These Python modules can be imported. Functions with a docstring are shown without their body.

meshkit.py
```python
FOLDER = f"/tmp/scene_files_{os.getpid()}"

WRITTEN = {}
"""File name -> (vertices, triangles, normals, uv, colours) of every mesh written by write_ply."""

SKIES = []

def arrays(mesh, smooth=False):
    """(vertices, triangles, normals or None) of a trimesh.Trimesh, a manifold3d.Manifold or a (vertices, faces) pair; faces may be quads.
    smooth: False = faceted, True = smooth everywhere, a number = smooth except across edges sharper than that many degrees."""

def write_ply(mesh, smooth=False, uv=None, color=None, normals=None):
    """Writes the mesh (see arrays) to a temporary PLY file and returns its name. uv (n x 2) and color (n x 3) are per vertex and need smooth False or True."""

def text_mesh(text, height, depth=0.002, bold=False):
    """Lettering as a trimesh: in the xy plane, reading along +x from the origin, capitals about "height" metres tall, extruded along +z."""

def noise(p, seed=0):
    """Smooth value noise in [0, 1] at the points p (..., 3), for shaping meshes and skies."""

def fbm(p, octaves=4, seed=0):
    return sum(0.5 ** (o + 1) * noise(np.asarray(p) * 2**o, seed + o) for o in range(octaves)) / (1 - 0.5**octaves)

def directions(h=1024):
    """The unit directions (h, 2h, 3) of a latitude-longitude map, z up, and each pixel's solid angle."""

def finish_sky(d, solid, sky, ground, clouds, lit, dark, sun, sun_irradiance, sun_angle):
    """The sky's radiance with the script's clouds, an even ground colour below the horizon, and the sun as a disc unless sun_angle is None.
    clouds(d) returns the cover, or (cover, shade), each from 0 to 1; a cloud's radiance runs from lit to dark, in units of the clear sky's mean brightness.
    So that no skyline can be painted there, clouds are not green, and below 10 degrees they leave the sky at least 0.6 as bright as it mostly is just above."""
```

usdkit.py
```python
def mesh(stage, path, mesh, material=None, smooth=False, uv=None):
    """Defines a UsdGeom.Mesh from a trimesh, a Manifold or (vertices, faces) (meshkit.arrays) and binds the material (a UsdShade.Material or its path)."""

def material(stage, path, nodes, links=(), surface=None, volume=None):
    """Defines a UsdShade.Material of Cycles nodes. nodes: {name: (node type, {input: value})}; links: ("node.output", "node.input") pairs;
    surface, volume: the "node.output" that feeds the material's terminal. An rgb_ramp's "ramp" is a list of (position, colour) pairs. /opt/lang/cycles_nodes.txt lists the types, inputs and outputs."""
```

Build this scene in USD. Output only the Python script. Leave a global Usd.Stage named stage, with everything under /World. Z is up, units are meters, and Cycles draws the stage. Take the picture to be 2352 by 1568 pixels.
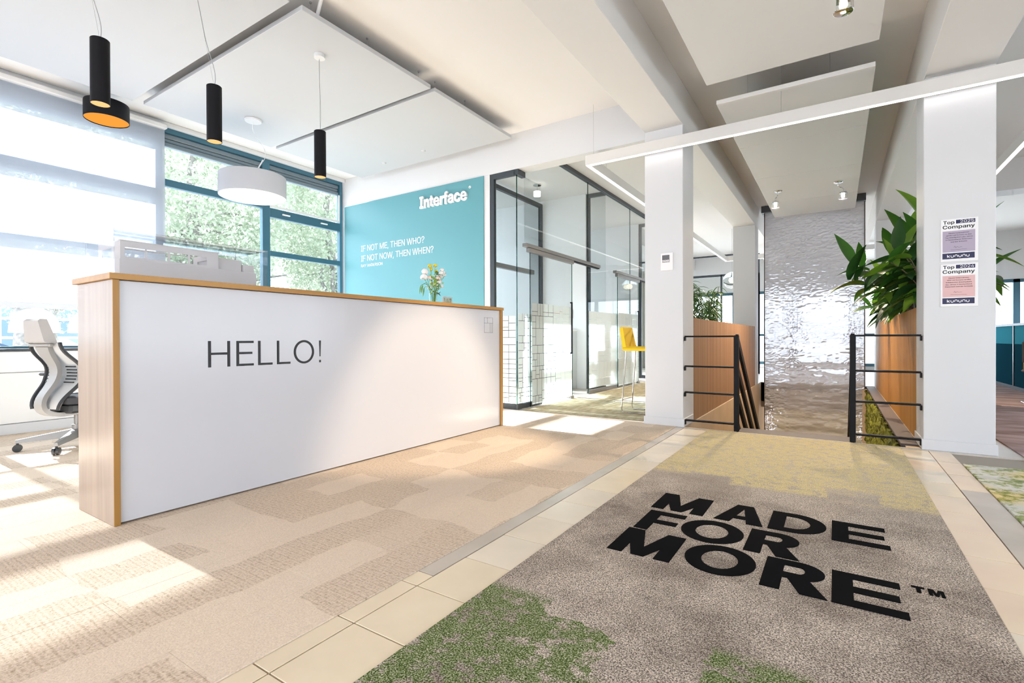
import math, glob, random
import numpy as np, trimesh, usdkit, meshkit
from pxr import Usd, UsdGeom, UsdLux, UsdShade, Gf, Sdf
from shapely import affinity, union_all, box as sbox
from shapely.geometry import Polygon, LineString, Point
stage = Usd.Stage.CreateInMemory()
UsdGeom.SetStageUpAxis(stage, 'Z'); UsdGeom.SetStageMetersPerUnit(stage, 1.0)
UsdGeom.Xform.Define(stage, '/World'); UsdGeom.Scope.Define(stage, '/World/Looks')
rng = random.Random(7); npr = np.random.RandomState(7)

# ------------------------------------------------------------------ camera, sky, sun, exposure
EXPOSURE = 0.52
cam = UsdGeom.Camera.Define(stage, '/World/camera')
cam.CreateHorizontalApertureAttr(36.0); cam.CreateVerticalApertureAttr(24.0)
cam.CreateFocalLengthAttr(36.0 * 1143.52 / 2352); cam.CreateFStopAttr(0.0); cam.CreateFocusDistanceAttr(5.0)
cam.CreateExposureAttr(EXPOSURE); cam.CreateClippingRangeAttr(Gf.Vec2f(0.02, 500))
_y, _p, _r = math.radians(33.1033), math.radians(-0.30864), math.radians(-0.18828)
_f0, _r0, _u0 = np.array([-math.sin(_y), math.cos(_y), 0]), np.array([math.cos(_y), math.sin(_y), 0]), np.array([0, 0, 1.0])
_f = _f0 * math.cos(_p) + _u0 * math.sin(_p); _u = _u0 * math.cos(_p) - _f0 * math.sin(_p)
_rr, _uu = _r0 * math.cos(_r) + _u * math.sin(_r), _u * math.cos(_r) - _r0 * math.sin(_r)
EYE = (0.0, 0.0, 0.92)
cam.AddTransformOp().Set(Gf.Matrix4d(*map(float, [*_rr, 0, *_uu, 0, *(-_f), 0, *EYE, 1])))

dome = UsdLux.DomeLight.Define(stage, '/World/sky')
dome.CreateIntensityAttr(1.35); dome.CreateColorAttr(Gf.Vec3f(0.88, 0.945, 1.08))
sun = UsdLux.DistantLight.Define(stage, '/World/sun')      # low sun square on the window wall, elevation 33.7 degrees
sun.CreateIntensityAttr(7.5); sun.CreateNormalizeAttr(True); sun.CreateAngleAttr(0.8); sun.CreateColorAttr(Gf.Vec3f(0.98, 0.985, 1.04))
_sd = np.array([math.cos(math.radians(33.7)), 0, -math.sin(math.radians(33.7))])      # the way the light travels
_z = -_sd; _x = np.array([0, 1.0, 0]); _yy = np.cross(_z, _x)
sun.AddTransformOp().Set(Gf.Matrix4d(*map(float, [*_x, 0, *_yy, 0, *_z, 0, 0, 0, 20, 1])))

# ------------------------------------------------------------------ helpers
used = {}
def numbered(path):
    n = used.get(path, -1) + 1; used[path] = n
    return path if n == 0 else f'{path}_{n:03d}'
def P(parent): return '/World' if parent is None else str(parent.GetPath())
def meta(o, label=None, cat=None, group=None, kind=None):
    for k, v in (('label', label), ('category', cat), ('group', group), ('kind', kind)):
        if v: o.SetCustomDataByKey(k, v)
    return o
def thing(name, label=None, cat=None, loc=(0, 0, 0), rotz=0, group=None, kind=None):
    x = UsdGeom.Xform.Define(stage, numbered('/World/' + name))
    if any(loc) or rotz: x.AddTranslateOp().Set(Gf.Vec3d(*map(float, loc))); x.AddRotateZOp().Set(float(rotz))
    return meta(x.GetPrim(), label, cat, group, kind)
def part(name, mesh, mat, parent=None, label=None, smooth=30, kind=None, cat=None, group=None):
    m = usdkit.mesh(stage, numbered(P(parent) + '/' + name), mesh, mat, smooth=smooth)
    return meta(m.GetPrim(), label, cat, group, kind)
def sub(parent, name):
    return UsdGeom.Xform.Define(stage, numbered(P(parent) + '/' + name)).GetPrim()
def copy_of(proto, loc, rotz=0, label=None, group=None):
    base = proto.GetName(); was = proto.GetCustomData()
    x = UsdGeom.Xform.Define(stage, numbered('/World/' + base)); r = x.GetPrim()
    r.GetReferences().AddInternalReference(proto.GetPath()); r.SetInstanceable(True)
    x.ClearXformOpOrder(); x.AddTranslateOp().Set(Gf.Vec3d(*map(float, loc))); x.AddRotateZOp().Set(float(rotz))
    return meta(r, label or was['label'], was['category'], group or was.get('group'))

def box(x0, x1, y0, y1, z0, z1, c=0.0):
    x0, x1 = sorted((x0, x1)); y0, y1 = sorted((y0, y1)); z0, z1 = sorted((z0, z1))
    if c <= 0:
        b = trimesh.creation.box((x1 - x0, y1 - y0, z1 - z0)); b.apply_translation(((x0 + x1) / 2, (y0 + y1) / 2, (z0 + z1) / 2)); return b
    c = min(c, .49 * min(x1 - x0, y1 - y0, z1 - z0)); pts = []
    for sx in (0, 1):
        for sy in (0, 1):
            for sz in (0, 1):
                p = np.array([(x0, x1)[sx], (y0, y1)[sy], (z0, z1)[sz]]); d = np.array([1 - 2 * sx, 1 - 2 * sy, 1 - 2 * sz]) * c
                for k in range(3):
                    q = p + d; q[k] = p[k]; pts.append(q)
    return trimesh.convex.convex_hull(np.array(pts))
def cat(*ms):
    ms = [m for a in ms for m in (a if isinstance(a, (list, tuple)) else [a])]
    return trimesh.util.concatenate(ms) if len(ms) > 1 else ms[0]
def cyl(p, q, r, n=20, r2=None):
    p, q = np.array(p, float), np.array(q, float); return tube([p, q], [r, r if r2 is None else r2], n)
def tube(pts, r, n=10, cap=True):
    p = np.asarray(pts, float); r = np.broadcast_to(r, (len(p),)).astype(float)
    t = np.gradient(p, axis=0); t /= np.linalg.norm(t, axis=1, keepdims=True) + 1e-12
    a = np.array([0, 0, 1.0]) if abs(t[0][2]) < .9 else np.array([1.0, 0, 0]); A = []
    for k in range(len(p)):
        a = a - t[k] * (a @ t[k]); a /= np.linalg.norm(a); A.append(a)
    A = np.array(A); B = np.cross(t, A); ang = np.arange(n) * 2 * math.pi / n
    v = (p[:, None] + r[:, None, None] * (np.cos(ang)[None, :, None] * A[:, None] + np.sin(ang)[None, :, None] * B[:, None])).reshape(-1, 3); f = []
    for i in range(len(p) - 1):
        for j in range(n):
            a0, b0, c0, d0 = i * n + j, i * n + (j + 1) % n, (i + 1) * n + (j + 1) % n, (i + 1) * n + j
            f += [(a0, b0, c0), (a0, c0, d0)]
    if cap:
        v = np.vstack([v, p[0], p[-1]]); m = len(v); L = (len(p) - 1) * n
        for j in range(n): f += [(m - 2, (j + 1) % n, j), (m - 1, L + j, L + (j + 1) % n)]
    return trimesh.Trimesh(v, f, process=False)
def curve(pts, n=24):
    from scipy.interpolate import CubicSpline
    p = np.asarray(pts, float); s = np.r_[0, np.cumsum(np.linalg.norm(np.diff(p, axis=0), axis=1))]
    return CubicSpline(s, p)(np.linspace(0, s[-1], n))
def lathe(prof, n=40, at=(0, 0, 0)):
    p = np.asarray(prof, float); ang = np.arange(n) * 2 * math.pi / n
    v = np.stack([p[:, None, 0] * np.cos(ang), p[:, None, 0] * np.sin(ang), np.broadcast_to(p[:, None, 1], (len(p), n))], -1).reshape(-1, 3); f = []
    for i in range(len(p) - 1):
        for j in range(n):
            a, b, c, d = i * n + j, i * n + (j + 1) % n, (i + 1) * n + (j + 1) % n, (i + 1) * n + j
            f += [(a, b, c), (a, c, d)]
    return trimesh.Trimesh(v + np.array(at), f, process=False)
def ext(poly, h):
    gs = [g for g in getattr(poly, 'geoms', [poly]) if g.area > 1e-9]
    return cat([trimesh.creation.extrude_polygon(g, h, engine='earcut') for g in gs])
def place(m, ex, ey, o):
    """maps mesh x,y,z to the axes ex, ey, ex x ey at o"""
    ex, ey = np.array(ex, float), np.array(ey, float); T = np.eye(4); T[:3, 0], T[:3, 1], T[:3, 2], T[:3, 3] = ex, ey, np.cross(ex, ey), o
    m = m.copy(); m.apply_transform(T); return m
FONT = glob.glob('/opt/blender-*/*/datafiles/fonts/Inter.woff2')[0]
_fonts = {}
def glyph(text, height, weight=400, size=160, simp=.6):
    """lettering as shapely shape, capitals HEIGHT tall, from the origin along +x"""
    from PIL import Image, ImageDraw, ImageFont
    if (weight, size) not in _fonts:
        ft = ImageFont.truetype(FONT, size); ft.set_variation_by_axes([32, weight]); _fonts[weight, size] = ft
    ft = _fonts[weight, size]
    x0, y0, x1, y1 = ft.getbbox(text, anchor='ls'); im = Image.new('L', (x1 - x0 + 8, y1 - y0 + 8))
    ImageDraw.Draw(im).text((4 - x0, 4 - y0), text, 255, ft, anchor='ls')
    on = np.pad(np.asarray(im) > 127, ((0, 0), (1, 1))).astype(np.int8)
    rows, st = np.nonzero(np.diff(on, axis=1) == 1); en = np.nonzero(np.diff(on, axis=1) == -1)[1]
    sh = union_all(sbox(st, -rows - 1, en, -rows)).buffer(.7).buffer(-.7).simplify(simp)
    s = height / (size * .727); return affinity.affine_transform(sh, [s, 0, 0, s, (x0 - 4) * s, (4 - y0) * s])
def fit(sh, x0, x1, y0=None, y1=None):
    a, b, c, d = sh.bounds; sx = (x1 - x0) / (c - a); sy = sx if y0 is None else (y1 - y0) / (d - b)
    y0 = 0 if y0 is None else y0
    return affinity.affine_transform(sh, [sx, 0, 0, sy, x0 - a * sx, y0 - b * sy])

# ------------------------------------------------------------------ materials
def L(name): return '/World/Looks/' + name
def mat(name, color, rough=.5, metal=0., **kw):
    return usdkit.material(stage, L(name), {'p': ('principled_bsdf', dict(base_color=color, roughness=rough, metallic=metal, **kw))}, surface='p.BSDF')
def graph(name, nodes, links, surface): return usdkit.material(stage, L(name), nodes, links, surface=surface)
def noisy(name, c0, c1, scale=(1, 1, 1), ns=4, rough=.5, detail=4, bump=0., spec=None, lo=.35, hi=.65, bscale=None):
    n = {'g': ('geometry', {}), 'm': ('mapping', {'scale': scale}), 'n': ('noise_texture', {'scale': ns, 'detail': detail}), 'r': ('rgb_ramp', {'ramp': [(0, c0), (lo, c0), (hi, c1), (1, c1)]}), 'p': ('principled_bsdf', {'roughness': rough, **(spec or {})})}
    l = [('g.position', 'm.vector'), ('m.vector', 'n.vector'), ('n.fac', 'r.fac'), ('r.color', 'p.base_color')]
    if bump:
        n['n2'] = ('noise_texture', {'scale': bscale or ns * 3, 'detail': 3}); n['b'] = ('bump', {'strength': bump, 'distance': .01}); l += [('m.vector', 'n2.vector'), ('n2.fac', 'b.height'), ('b.normal', 'p.normal')]
    return graph(name, n, l, 'p.BSDF')
def emit(name, color, s): return graph(name, {'e': ('emission', {'color': color, 'strength': s})}, [], 'e.emission')
ROOMW = mat('bright_white_paint', (.82, .82, .82), .6)
WHITE = mat('white_paint', (.645, .645, .65), .6)
CEIL = mat('ceiling_paint', (.76, .735, .71), .7)
BEAMW = mat('beam_paint', (.76, .74, .715), .6)
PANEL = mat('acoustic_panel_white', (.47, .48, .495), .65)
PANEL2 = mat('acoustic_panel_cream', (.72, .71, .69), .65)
GLOSSW = mat('glossy_white_laminate', (.585, .585, .61), .2, specular_ior_level=.5)
LACQ = mat('white_lacquer', (.80, .79, .77), .3)
TURQ = mat('turquoise_paint', (.105, .30, .338), .5)
BLUEST = mat('blue_grey_steel', (.035, .115, .165), .4)
DARKFR = mat('anthracite_aluminium', (.035, .045, .055), .4)
GREYAL = mat('grey_aluminium', (.24, .235, .23), .35, .4)
BLACKST = mat('black_steel', (.007, .007, .008), .5, specular_ior_level=.15)
BLACK = mat('black_matt', (.006, .006, .008), .5, specular_ior_level=.15)
CHROME = mat('chrome', (.75, .75, .75), .08, 1.)
INK = mat('black_print', (.02, .02, .022), .5)
NAVY = mat('navy_print', (.008, .008, .06), .5)
LILAC = mat('lilac_print', (.40, .335, .43), .5)
PINK = mat('pink_print', (.68, .42, .41), .5)
PAPER = mat('white_paper', (.82, .80, .80), .5)
GREYPL = mat('light_grey_plastic', (.33, .325, .315), .45)
DKPL = mat('dark_plastic', (.02, .022, .025), .45)
FABW = mat('pale_grey_fabric', (.42, .40, .39), .9)
SEATF = mat('dark_grey_fabric', (.05, .05, .055), .9)
YEL = mat('yellow_fabric', (.78, .52, .01), .7)
WIRE = mat('steel_wire', (.35, .35, .35), .4, .6)
WCORD = mat('white_cord', (.75, .75, .75), .5)
BROWNM = mat('brown_metal', (.13, .105, .10), .6, specular_ior_level=.25)
PLASTER = noisy('beige_plaster', (.58, .43, .28), (.64, .48, .32), ns=3, rough=.7)
CONC = noisy('brown_concrete', (.16, .115, .065), (.21, .15, .09), ns=2, rough=.7)
GOLD = noisy('ochre_stone', (.30, .21, .06), (.55, .42, .14), ns=5, rough=.6)
STONE = noisy('pale_stone', (.54, .485, .43), (.61, .55, .49), ns=2.5, rough=.38, detail=6)
GROUT = mat('grout', (.33, .29, .24), .9)
TILES = [noisy(f'limestone_tile_{k}', a, b, ns=4, rough=.25, detail=6, bump=.05) for k, (a, b) in enumerate([((.74, .61, .43), (.80, .67, .48)), ((.74, .645, .51), (.80, .70, .55)), ((.78, .60, .44), (.81, .66, .48)), ((.71, .61, .47), (.78, .67, .52))])]
TILEG = noisy('grey_limestone', (.47, .41, .34), (.57, .50, .42), ns=3, rough=.25, detail=6)
def wood(name, c0, c1, axis, rough=.35, stretch=.06, ns=14, spec=None):
    sc = [1, 1, 1]; sc['xyz'.index(axis)] = stretch
    return noisy(name, c0, c1, scale=tuple(sc), ns=ns, rough=rough, detail=5, lo=.3, hi=.7, spec=spec)
OAKY = wood('oak_edge_along_y', (.40, .20, .05), (.48, .26, .075), 'y', .4)
OAKZ = wood('oak_edge_along_z', (.34, .165, .032), (.42, .22, .05), 'z', .4)
VENZ = wood('oak_veneer', (.37, .285, .22), (.46, .36, .285), 'z', .3, .05, 22, {'specular_ior_level': .3})
WOODL = wood('walnut_veneer', (.31, .17, .085), (.44, .265, .15), 'z', .55, .02, 12, {'specular_ior_level': .12})
WOODR = wood('honey_oak_veneer', (.38, .17, .025), (.52, .26, .055), 'z', .55, .02, 12, {'specular_ior_level': .12})
def pane(name, tint, f0=.02, refl=1.0):
    """clear sheet, mirror share by Schlick on the angle alone (same from both sides)"""
    return graph(name, {'f': ('layer_weight', {'blend': .5}), 'p': ('math', {'math_type': 'power', 'value2': 5.0}), 'm': ('math', {'math_type': 'multiply_add', 'value2': .9 - f0, 'value3': f0}), 't': ('transparent_bsdf', {'color': tint}), 'g': ('glossy_bsdf', {'color': (refl,) * 3, 'roughness': .0}), 'x': ('mix_closure', {})}, [('f.facing', 'p.value1'), ('p.value', 'm.value1'), ('m.value', 'x.fac'), ('t.BSDF', 'x.closure1'), ('g.BSDF', 'x.closure2')], 'x.closure')
GLASS = pane('window_glass', (.95, .98, .98), .015)
GLASSG = pane('partition_glass', (.965, .985, .98), .012, .6)
GEDGE = pane('glass_edge', (.25, .50, .45), .04)
ACRYL = pane('clear_acrylic', (.96, .97, .98), .04)
TEAL = pane('teal_glass', (.045, .17, .23), .05)
FILM = graph('frosted_film', {'d': ('diffuse_bsdf', {'color': (.85, .88, .88)}), 'l': ('translucent_bsdf', {'color': (.85, .9, .9)}), 't': ('transparent_bsdf', {'color': (.95, .97, .97)}), 'a': ('mix_closure', {'fac': .5}), 'x': ('mix_closure', {'fac': .30})}, [('d.BSDF', 'a.closure1'), ('l.BSDF', 'a.closure2'), ('a.closure', 'x.closure1'), ('t.BSDF', 'x.closure2')], 'x.closure')
BLIND = graph('screen_fabric', {'d': ('diffuse_bsdf', {'color': (.62, .66, .73)}), 'l': ('translucent_bsdf', {'color': (.38, .41, .46)}), 't': ('transparent_bsdf', {'color': (1, 1, 1)}), 'a': ('mix_closure', {'fac': .5}), 'x': ('mix_closure', {'fac': .35})}, [('d.BSDF', 'a.closure1'), ('l.BSDF', 'a.closure2'), ('a.closure', 'x.closure1'), ('t.BSDF', 'x.closure2')], 'x.closure')
LED = emit('led_diffuser', (1.0, .95, .94), 3.2)
LEDW = emit('lamp_glow', (1.0, .96, .90), 3.0)
BULB = emit('halogen_bulb', (1.0, .86, .70), 140.0)
ORANGE = emit('orange_glow', (1.0, .50, .20), 1.0)
ORANGE2 = emit('orange_gold_glow', (1.0, .36, .05), .75)
def leafmat(name, c0, c1, tr=.3, rough=.35):
    return graph(name, {'g': ('geometry', {}), 'n': ('noise_texture', {'scale': 2.3, 'detail': 2}), 'w': ('math', {'math_type': 'add'}), 'r': ('rgb_ramp', {'ramp': [(0, c0), (.35, c0), (1.0, c1)]}), 'p': ('principled_bsdf', {'roughness': rough}), 'l': ('translucent_bsdf', {}), 'x': ('mix_closure', {'fac': tr}), 'h': ('math', {'math_type': 'multiply', 'value2': .5})},
        [('g.position', 'n.vector'), ('g.random_per_island', 'h.value1'), ('n.fac', 'w.value1'), ('h.value', 'w.value2'), ('w.value', 'r.fac'), ('r.color', 'p.base_color'), ('r.color', 'l.color'), ('p.BSDF', 'x.closure1'), ('l.BSDF', 'x.closure2')], 'x.closure')
LEAFS = [leafmat('broad_leaf_dark', (.015, .055, .012), (.03, .10, .02)), leafmat('broad_leaf_mid', (.025, .10, .012), (.06, .19, .025)), leafmat('broad_leaf_light', (.10, .24, .02), (.24, .38, .05))]
BAMBOO = leafmat('bamboo_leaf', (.03, .10, .02), (.14, .26, .09))
TREEL = leafmat('tree_leaf', (.34, .40, .30), (.66, .68, .56), tr=.5, rough=.6)
CANE = noisy('plant_cane', (.10, .07, .035), (.25, .19, .10), ns=30, rough=.6)
BARK = noisy('tree_bark', (.16, .15, .14), (.30, .28, .26), ns=8, rough=.9)
MOSS = noisy('moss', (.05, .075, .006), (.36, .36, .03), ns=22, rough=.95, detail=5, lo=.3, hi=.75)

# woven carpet: patches of smooth and of ribbed loops on a beige ground
def carpet_mat(name, base, dark, px=.22, py=.40, stitch=95):
    n = {'g': ('geometry', {}), 'nz': ('noise_texture', {'scale': 3.2, 'detail': 2}), 'nm': ('vector_math', {'math_type': 'multiply_add', 'vector2': (.16, .22, 0)}),
         'm': ('mapping', {'scale': (1 / px, 1 / py, 1)}), 'fl': ('vector_math', {'math_type': 'floor'}), 'wn': ('white_noise_texture', {'dimensions': '2D'}),
         'gt': ('map_range', {'from_min': .46, 'from_max': .54, 'clamp': True}), 'ms': ('mapping', {'scale': (1.0, .45, 1)}), 'v': ('voronoi_texture', {'scale': stitch, 'randomness': .55, 'dimensions': '2D'}),
         'w': ('wave_texture', {'bands_direction': 'y', 'scale': 21, 'distortion': 5.0, 'detail': 2, 'detail_scale': 3}), 'mul': ('math', {'math_type': 'multiply'}), 'am': ('math', {'math_type': 'multiply_add', 'value2': .55, 'value3': .35}),
         'sp': ('noise_texture', {'scale': 170, 'detail': 2}), 'spm': ('map_range', {'from_min': .3, 'from_max': .75, 'to_min': 0, 'to_max': .35}), 'add': ('math', {'math_type': 'add'}),
         'c': ('mix_color', {'a': base, 'b': dark}), 'lg': ('noise_texture', {'scale': .9, 'detail': 3}), 'lr': ('rgb_ramp', {'ramp': [(.3, (.94, .94, .94)), (.7, (1.05, 1.03, 1.0))]}), 'c2': ('mix_color', {'blend_type': 'multiply', 'fac': 1.0, 'use_clamp': False}),
         'b': ('bump', {'strength': .5, 'distance': .004}), 'p': ('principled_bsdf', {'roughness': .95, 'specular_ior_level': .1})}
    l = [('g.position', 'nz.vector'), ('nz.color', 'nm.vector1'), ('g.position', 'nm.vector3'), ('nm.vector', 'm.vector'), ('m.vector', 'fl.vector1'), ('fl.vector', 'wn.vector'), ('wn.value', 'gt.value'),
         ('g.position', 'ms.vector'), ('ms.vector', 'v.vector'), ('g.position', 'w.vector'), ('v.distance', 'mul.value1'), ('gt.result', 'mul.value2'), ('w.fac', 'am.value1'), ('mul.value', 'wv.value1'), ('am.value', 'wv.value2'),
         ('g.position', 'sp.vector'), ('sp.fac', 'spm.value'), ('wv.value', 'add.value1'), ('spm.result', 'add.value2'), ('add.value', 'c.fac'), ('g.position', 'lg.vector'), ('lg.fac', 'lr.fac'), ('c.result', 'c2.a'), ('lr.color', 'c2.b'),
         ('c2.result', 'p.base_color'), ('add.value', 'b.height'), ('b.normal', 'p.normal')]
    n['wv'] = ('math', {'math_type': 'multiply'})
    return graph(name, n, l, 'p.BSDF')
CARPET = carpet_mat('beige_loop_carpet', (.77, .645, .52), (.40, .295, .205))
OLIVE = noisy('olive_carpet', (.36, .31, .19), (.52, .47, .35), scale=(1, .35, 1), ns=16, rough=.95, detail=5, bump=.3, spec={'specular_ior_level': .1})
PURPLE = noisy('mauve_carpet', (.24, .16, .145), (.46, .35, .34), scale=(.35, 1, 1), ns=5, rough=.95, detail=6, bump=.3, spec={'specular_ior_level': .1})
GREENRUG = graph('green_cream_rug', {'g': ('geometry', {}), 'n': ('noise_texture', {'scale': 9, 'detail': 8, 'roughness': .75}), 'n2': ('noise_texture', {'scale': 2.2, 'detail': 3}), 'r': ('rgb_ramp', {'ramp': [(.0, (.62, .60, .54)), (.48, (.62, .60, .54)), (.55, (.30, .33, .12)), (.66, (.12, .18, .06)), (1, (.12, .18, .06))]}), 'r2': ('rgb_ramp', {'ramp': [(.45, (1, 1, 1)), (.6, (1.15, .95, .5))]}), 'x': ('mix_color', {'blend_type': 'multiply', 'fac': 1.0, 'use_clamp': False}), 'p': ('principled_bsdf', {'roughness': .95})},
    [('g.position', 'n.vector'), ('g.position', 'n2.vector'), ('n.fac', 'r.fac'), ('n2.fac', 'r2.fac'), ('r.color', 'x.a'), ('r2.color', 'x.b'), ('x.result', 'p.base_color')], 'p.BSDF')
# entrance mat: speckled greige pile, a yellow field at the far end and green blocks at the near end
def mat_mat():
    n = {'g': ('geometry', {}), 'xyz': ('separate_xyz', {}), 'sp': ('noise_texture', {'scale': 210, 'detail': 2, 'roughness': .7}), 'big': ('noise_texture', {'scale': 2.1, 'detail': 6, 'roughness': .62}),
         'spr': ('rgb_ramp', {'ramp': [(.37, (.125, .10, .085)), (.5, (.41, .35, .29)), (.63, (.78, .69, .60))]}), 'bigr': ('rgb_ramp', {'ramp': [(.36, (.56, .53, .52)), (.60, (1.09, 1.08, 1.07))]}), 'gr': ('mix_color', {'blend_type': 'multiply', 'fac': 1.0, 'use_clamp': False}),
         # block grid in x 0.26 and y 0.5, with frayed limits
         'fr': ('noise_texture', {'scale': 26, 'detail': 4}), 'fj': ('vector_math', {'math_type': 'multiply_add', 'vector2': (.10, .10, 0)}), 'mb': ('mapping', {'scale': (1 / .26, 1 / .17, 1)}), 'flo': ('vector_math', {'math_type': 'floor'}), 'wn': ('white_noise_texture', {'dimensions': '2D'}),
         'mb2': ('mapping', {'scale': (1 / .26, 1 / .50, 1)}), 'flo2': ('vector_math', {'math_type': 'floor'}), 'wn2': ('white_noise_texture', {'dimensions': '2D'}),
         'ys': ('map_range', {'from_min': 3.15, 'from_max': 3.95, 'to_min': -.35, 'to_max': 1.15, 'clamp': True}), 'ya': ('math', {'math_type': 'add'}), 'wns': ('math', {'math_type': 'multiply', 'value2': .55}), 'ym': ('map_range', {'from_min': .42, 'from_max': .62, 'clamp': True}),
         'yn': ('noise_texture', {'scale': 16, 'detail': 6, 'roughness': .75}), 'ynr': ('map_range', {'from_min': .38, 'from_max': .52, 'clamp': True}), 'ymm': ('math', {'math_type': 'multiply'}), 'ymk': ('math', {'math_type': 'multiply', 'value2': .78}),
         'ysp': ('rgb_ramp', {'ramp': [(.36, (.46, .35, .14)), (.5, (.70, .57, .27)), (.64, (.84, .74, .44))]}), 'far': ('rgb_ramp', {'ramp': [(.36, (.36, .30, .26)), (.5, (.50, .43, .36)), (.64, (.66, .58, .48))]}), 'fm': ('map_range', {'from_min': 3.0, 'from_max': 3.8, 'clamp': True}), 'gf': ('mix_color', {}),
         'cy': ('mix_color', {}), 'gs': ('map_range', {'from_min': 1.75, 'from_max': 1.15, 'to_min': -.3, 'to_max': .62, 'clamp': True}), 'ga': ('math', {'math_type': 'add'}), 'wg': ('math', {'math_type': 'multiply', 'value2': .75}), 'gm': ('map_range', {'from_min': .48, 'from_max': .56, 'clamp': True}), 'gx': ('map_range', {'from_min': -.1, 'from_max': .1, 'to_min': 1, 'to_max': 0, 'clamp': True}), 'gmx': ('math', {'math_type': 'multiply'}), 'gn': ('map_range', {'from_min': .40, 'from_max': .50, 'clamp': True}), 'gmm': ('math', {'math_type': 'multiply'}),
         'gsp': ('rgb_ramp', {'ramp': [(.36, (.03, .05, .012)), (.5, (.13, .18, .05)), (.64, (.52, .50, .36))]}), 'cg': ('mix_color', {}), 'b': ('bump', {'strength': .7, 'distance': .006}), 'p': ('principled_bsdf', {'roughness': .97, 'specular_ior_level': .08})}
    l = [('g.position', k + '.vector') for k in ('xyz', 'sp', 'big', 'fr', 'yn')] + [('sp.fac', 'spr.fac'), ('big.fac', 'bigr.fac'), ('spr.color', 'gr.a'), ('bigr.color', 'gr.b'), ('fr.color', 'fj.vector1'), ('g.position', 'fj.vector3'), ('fj.vector', 'mb.vector'), ('mb.vector', 'flo.vector1'), ('flo.vector', 'wn.vector'),
         ('fj.vector', 'mb2.vector'), ('mb2.vector', 'flo2.vector1'), ('flo2.vector', 'wn2.vector'), ('xyz.y', 'ys.value'), ('wn.value', 'wns.value1'), ('ys.result', 'ya.value1'), ('wns.value', 'ya.value2'), ('ya.value', 'ym.value'), ('yn.fac', 'ynr.value'), ('ym.result', 'ymm.value1'), ('ynr.result', 'ymm.value2'), ('ymm.value', 'ymk.value1'),
         ('sp.fac', 'ysp.fac'), ('sp.fac', 'far.fac'), ('xyz.y', 'fm.value'), ('fm.result', 'gf.fac'), ('gr.result', 'gf.a'), ('far.color', 'gf.b'), ('ymk.value', 'cy.fac'), ('gf.result', 'cy.a'), ('ysp.color', 'cy.b'),
         ('xyz.y', 'gs.value'), ('wn2.value', 'wg.value1'), ('gs.result', 'ga.value1'), ('wg.value', 'ga.value2'), ('ga.value', 'gm.value'), ('xyz.x', 'gx.value'), ('gm.result', 'gmx.value1'), ('gx.result', 'gmx.value2'), ('yn.fac', 'gn.value'), ('gmx.value', 'gmm.value1'), ('gn.result', 'gmm.value2'), ('sp.fac', 'gsp.fac'), ('gmm.value', 'cg.fac'), ('cy.result', 'cg.a'), ('gsp.color', 'cg.b'), ('cg.result', 'p.base_color'), ('sp.fac', 'b.height'), ('b.normal', 'p.normal')]
    return graph('entrance_mat_pile', n, l, 'p.BSDF')
MATM = mat_mat()
WATER = graph('rippling_water', {'p': ('principled_bsdf', {'base_color': (.75, .74, .765), 'roughness': .06, 'ior': 1.33, 'transmission_weight': .47, 'metallic': 0., 'specular_ior_level': 1.0})}, [], 'p.BSDF')

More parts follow.
